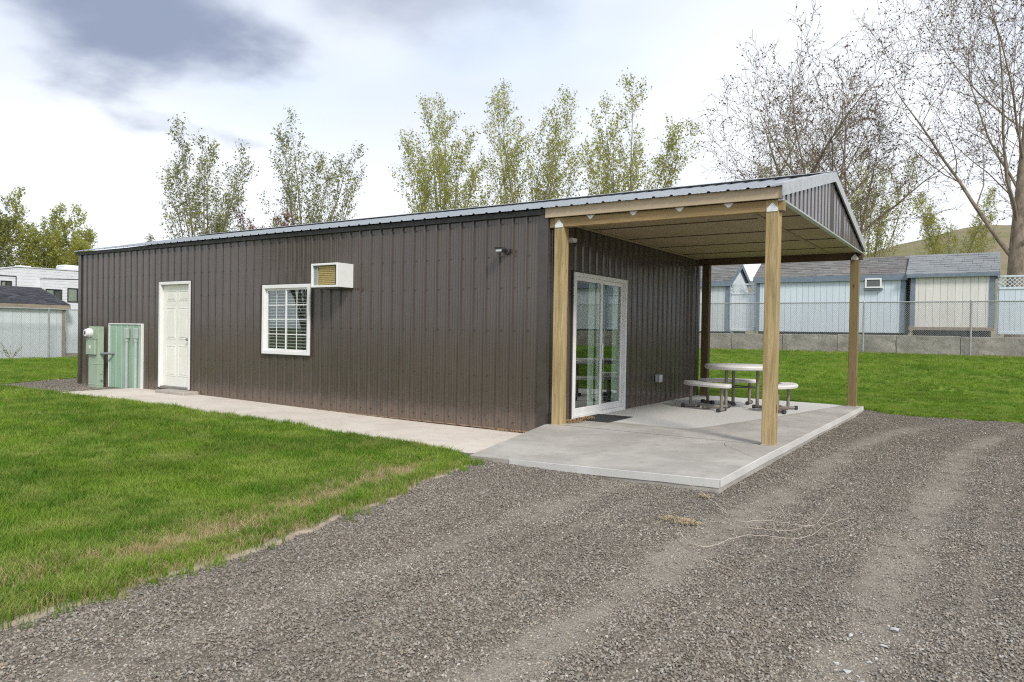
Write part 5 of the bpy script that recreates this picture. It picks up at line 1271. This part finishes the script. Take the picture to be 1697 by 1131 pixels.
def tuft(seed, mat, blades, h, w, rad, lean):
    rng = random.Random(seed); v = []; f = []
    for _ in range(blades):
        a = rng.uniform(0, 6.28); r = rad*math.sqrt(rng.random()); x, y = r*math.cos(a), r*math.sin(a); b = rng.uniform(0, 6.28); hh = h*rng.uniform(.55, 1.1); ln = lean*rng.uniform(.2, 1.2)*hh; dx, dy = math.cos(b)*ln, math.sin(b)*ln; c = b+rng.uniform(.8, 2.3); wx, wy = math.cos(c)*w, math.sin(c)*w; o = len(v)
        v += [(x-wx, y-wy, -.008), (x+wx, y+wy, -.008), (x+dx*.35-wx*.8, y+dy*.35-wy*.8, hh*.6), (x+dx*.35+wx*.8, y+dy*.35+wy*.8, hh*.6), (x+dx, y+dy, hh)]
        f += [(o, o+1, o+3, o+2), (o+2, o+3, o+4)]
    return src_obj('tuft_piece', v, f, M(mat))
def grass():
    g = np.random.default_rng(17)
    srcs = [tuft(1, 'blade', 16, .052, .0016, .035, .55), tuft(2, 'blade', 16, .058, .0017, .035, .7), tuft(3, 'blade', 14, .046, .0018, .04, .8)]; ssrc = [tuft(4, 'straw', 14, .045, .0015, .04, 1.3), tuft(5, 'straw', 14, .04, .0014, .045, 1.6), tuft(6, 'straw', 12, .05, .0016, .04, 1.0)]
    PP = []; SS = []; DP = []; DS = []
    for d0, d1, dens, sz in ((0, 6.0, 2300, 1.0), (6.0, 9.5, 1250, 1.12), (9.5, 15, 520, 1.35), (15, 22, 200, 1.7)):
        n = int(dens*(d1+1.5)*2*(d1+2)); x = g.uniform(CAM.x-d1, CAM.x-d1+d1+1.5, n)+0; y = g.uniform(CAM.y-2, CAM.y+d1, n); n0 = n/((d1+1.5)*(d1+2)); keep = g.random(n) < dens/n0
        v, d = in_view(x, y, 1.6); k = keep & v & (d >= d0) & (d < d1); x, y = x[k], y[k]; k = pip(x, y, LAWN_L); x, y = x[k], y[k]; q = dry(x, y); isdry = g.random(len(x)) < q*1.05
        bare = (g.random(len(x)) < np.clip(q*1.3-.25, 0, .75)); hgt = .85+.5*fbm(x*1.7, y*1.7, 55)
        s = sz*hgt*g.uniform(.75, 1.2, len(x)); z = lawn_z(x, y)
        P = np.stack([x, y, z], 1); m = ~isdry; PP.append(P[m & ~(bare & (g.random(len(x)) < .5))]); SS.append(s[m & ~(bare & (g.random(len(x)) < .5))][:len(PP[-1])]); 
        if len(SS[-1]) < len(PP[-1]): SS[-1] = np.concatenate([SS[-1], np.full(len(PP[-1])-len(SS[-1]), sz)])
        DP.append(P[isdry & ~bare]); DS.append(s[isdry & ~bare]*.85)
    # taller fringe along the two cut edges
    for line, dn, hh in ((e1, 110, 1.25), (e2, 90, 1.15)):
        L = np.array(line); seg = np.hypot(*np.diff(L, axis=0).T); cum = np.concatenate([[0], np.cumsum(seg)]); n = int(cum[-1]*dn); u = g.uniform(0, cum[-1], n); x = np.interp(u, cum, L[:, 0]); y = np.interp(u, cum, L[:, 1])
        gapn = fbm(u*.9, u*0, 66) > (.38 if hh > 1.2 else .44); jt = .045 if hh > 1.2 else .075; x = x+g.normal(0, jt, n); y = y+g.normal(0, jt, n)+(-.045 if hh > 1.2 else 0); x = x-(.05 if hh < 1.2 else 0); v, d = in_view(x, y, 1.5); k = v & (d < 20) & gapn; x, y, d = x[k], y[k], d[k]; PP.append(np.stack([x, y, np.full(len(x), .018)], 1)); SS.append(hh*g.uniform(.6, 1.25, len(x))*(1+np.clip(d-8, 0, 8)*.05))
    # side lawn and back lawn
    for (xa, xb, ya, yb, dens, sz, poly) in ((-24, -13, -1.3, 9, 120, 1.7, LAWN_F), (-2.5, 10.5, 5.6, 9.5, 420, 1.15, None), (-6, 12, 9.5, 18.6, 170, 1.5, None)):
        n = int((xb-xa)*(yb-ya)*dens); x = g.uniform(xa, xb, n); y = g.uniform(ya, yb, n); v, d = in_view(x, y, 2.0); k = v & (pip(x, y, poly) if poly else (y > back_edge(x)-.04) & (y < 18.65)); x, y = x[k], y[k]
        z = terrain(x, y)+.03; s = sz*g.uniform(.7, 1.2, len(x))*(.75+.6*fbm(x*1.2, y*1.2, 57)); pd = np.exp(-((y-18.45)/.45)**2)*(.2+.8*fbm(x*.8, y*2, 71)) if poly is None else 0*x
        k2 = g.random(len(x)) < pd; P = np.stack([x, y, z], 1); PP.append(P[~k2]); SS.append(s[~k2]*.85); DP.append(P[k2]); DS.append(s[k2]*.7)
    for nm, src, A, S_, lab in (('grass', srcs, PP, SS, 'short green mown grass of the lawns'), ('dry_grass', ssrc, DP, DS, 'straw-coloured worn grass along the drive edge')):
        P = np.concatenate(A); S = np.concatenate(S_); n = len(P); scatter(nm, src, P, np.stack([g.uniform(-.15, .15, n), g.uniform(-.15, .15, n), g.uniform(0, 6.28, n)], 1), np.stack([S, S, S*g.uniform(.8, 1.15, n)], 1), g.integers(0, 3, n), lab, 'grass')
grass()

# ------------------------------------------------------------------ litter on the drive and slab
def smooth_path(pts, k=8):
    P = [Vector(p) for p in pts]; out = []
    for i in range(len(P)-1):
        a, b, c, d = P[max(i-1, 0)], P[i], P[i+1], P[min(i+2, len(P)-1)]
        for j in range(k):
            t = j/k; out.append(.5*((2*b)+(c-a)*t+(2*a-5*b+4*c-d)*t*t+(3*b-a-3*c+d)*t*t*t))
    out.append(P[-1]); return out
def twig(pts, r, label, lift=.043):
    rng = random.Random(len(pts)*7+int(pts[0][0]*100)); Q = []
    for p in smooth_path([(a, b, 0) for a, b in pts]):
        inside = bool(pip(np.array([p.x]), np.array([p.y]), SLAB)[0]); z = float(slab_z(p.x, p.y))+.006 if inside else float(gravel_z(np.array(p.x), np.array(p.y)))+lift
        Q.append((p.x+rng.gauss(0, .002), p.y+rng.gauss(0, .002), z+rng.uniform(0, .008)))
    n = len(Q); tag(obj('twig', MB().tube(Q, [r*(1-.55*i/n) for i in range(n)], 6), M('twig'), None, auto=60), label, 'twig', 'pale twigs lying by the porch')
twig([(2.795, -2.30), (2.92, -2.42), (3.25, -2.867), (3.48, -3.156), (3.644, -3.05), (3.88, -3.06), (3.935, -2.857), (3.896, -2.117)], .0030, 'long pale twig looping from slab corner out over the gravel and curling back')
twig([(3.333, -3.22), (3.54, -3.341), (3.796, -3.275), (3.922, -3.056), (4.11, -3.12)], .0028, 'pale twig in the middle of the crossing twigs on gravel')
twig([(3.239, -3.706), (3.403, -3.896), (3.526, -3.835), (3.614, -3.563), (3.927, -3.364), (4.0, -2.961), (4.081, -2.628)], .0031, 'long wavy pale twig lowest of the crossing twigs on gravel')
twig([(3.563, -4.191), (3.66, -4.236), (3.748, -4.283)], .0035, 'short straight pale twig alone on gravel below the crossing twigs')
twig([(2.393, .10), (2.50, -.30), (2.619, -.43), (2.85, -.75), (3.0, -.93)], .0035, 'thin pale twig lying on the concrete slab beside the front porch post')
twig([(3.09, -.99), (3.321, -1.194), (3.42, -1.30), (3.53, -1.44)], .0035, 'thin pale twig on gravel just off the slab edge')
def debris(name, label, c, rx, ry, n, mat, zf, size=.07, seed=1, w=.004):
    rng = random.Random(seed); mb = MB()
    for _ in range(n):
        a = rng.uniform(0, 6.28); r = math.sqrt(rng.random()); x = c[0]+rx*r*math.cos(a); y = c[1]+ry*r*math.sin(a); z = zf(x, y)+.004+rng.random()*.022*(1-r); b = rng.uniform(0, 6.28); L = size*rng.uniform(.4, 1); d = Vector((math.cos(b), math.sin(b), rng.uniform(-.1, .25)))*L; s = Vector((-math.sin(b), math.cos(b), rng.uniform(-.3, .3)))*w*rng.uniform(.6, 1.5); p = Vector((x, y, z)); m = p+d*.5+Vector((0, 0, .006))
        mb.add([p-s*.4, p+s*.4, m+s, p+d, m-s], [(0, 1, 2, 4), (4, 2, 3)])
    me = bpy.data.meshes.new(name); me.from_pydata(mb.v, [], mb.f); me.update(); tag(link(name, me, M(mat)), label, 'debris', None, 'stuff')
gz = lambda x, y: float(gravel_z(np.array(x), np.array(y)))+.012; sz_ = lambda x, y: float(slab_z(x, y))
debris('dry_leaves', 'brown dry leaves blown against the doormat and porch post', (.17, .50), .12, .24, 260, 'rust', sz_, .06, 2, .008)
debris('dry_leaves', 'brown dry leaves caught along the near edge of the doormat', (.20, .82), .10, .18, 120, 'rust', lambda x, y: .136, .05, 3, .008)
debris('straw_clump', 'small flat clump of straw on the gravel near crossing twigs', (3.10, -3.33), .16, .07, 230, 'strawtan', gz, .06, 4, .0022)
debris('straw_clump', 'tiny tuft of straw on gravel by the slab corner', (3.0, -2.5), .05, .05, 70, 'strawtan', gz, .05, 5, .002)
debris('straw_clump', 'dry grass heap at the lawn edge beside the walk', (-.45, -2.05), .18, .10, 260, 'strawtan', lambda x, y: .05, .08, 6, .0025)
debris('dry_leaves', 'dry leaves and grit lodged under the brown wall by the slab', (-.35, -.05), .42, .03, 160, 'rust', lambda x, y: -.02, .05, 7, .006)
def chalk():
    src = stone_srcs(3, 'chalk'); spots = [(4.566, -4.504, .07), (4.403, -4.687, .055), (4.40, -5.02, .05), (4.445, -5.08, .06), (4.49, -5.09, .035), (4.508, -4.932, .05), (4.528, -4.876, .035), (4.543, -4.742, .055), (4.40, -4.74, .03), (4.585, -4.55, .03), (4.512, -5.134, .03), (4.36, -4.98, .03)]
    for i, (x, y, s) in enumerate(spots):
        o = bpy.data.objects.new('chalk_stone', src[i % 3].data); COL.objects.link(o); o.location = (x, y, float(gravel_z(np.array(x), np.array(y)))+s*.15); o.scale = (s*.75, s*.6, s*.5); o.rotation_euler = (0, 0, i*1.3); tag(o, 'whitish stone lying among the grey gravel', 'stone', 'whitish stones among the gravel')
chalk()
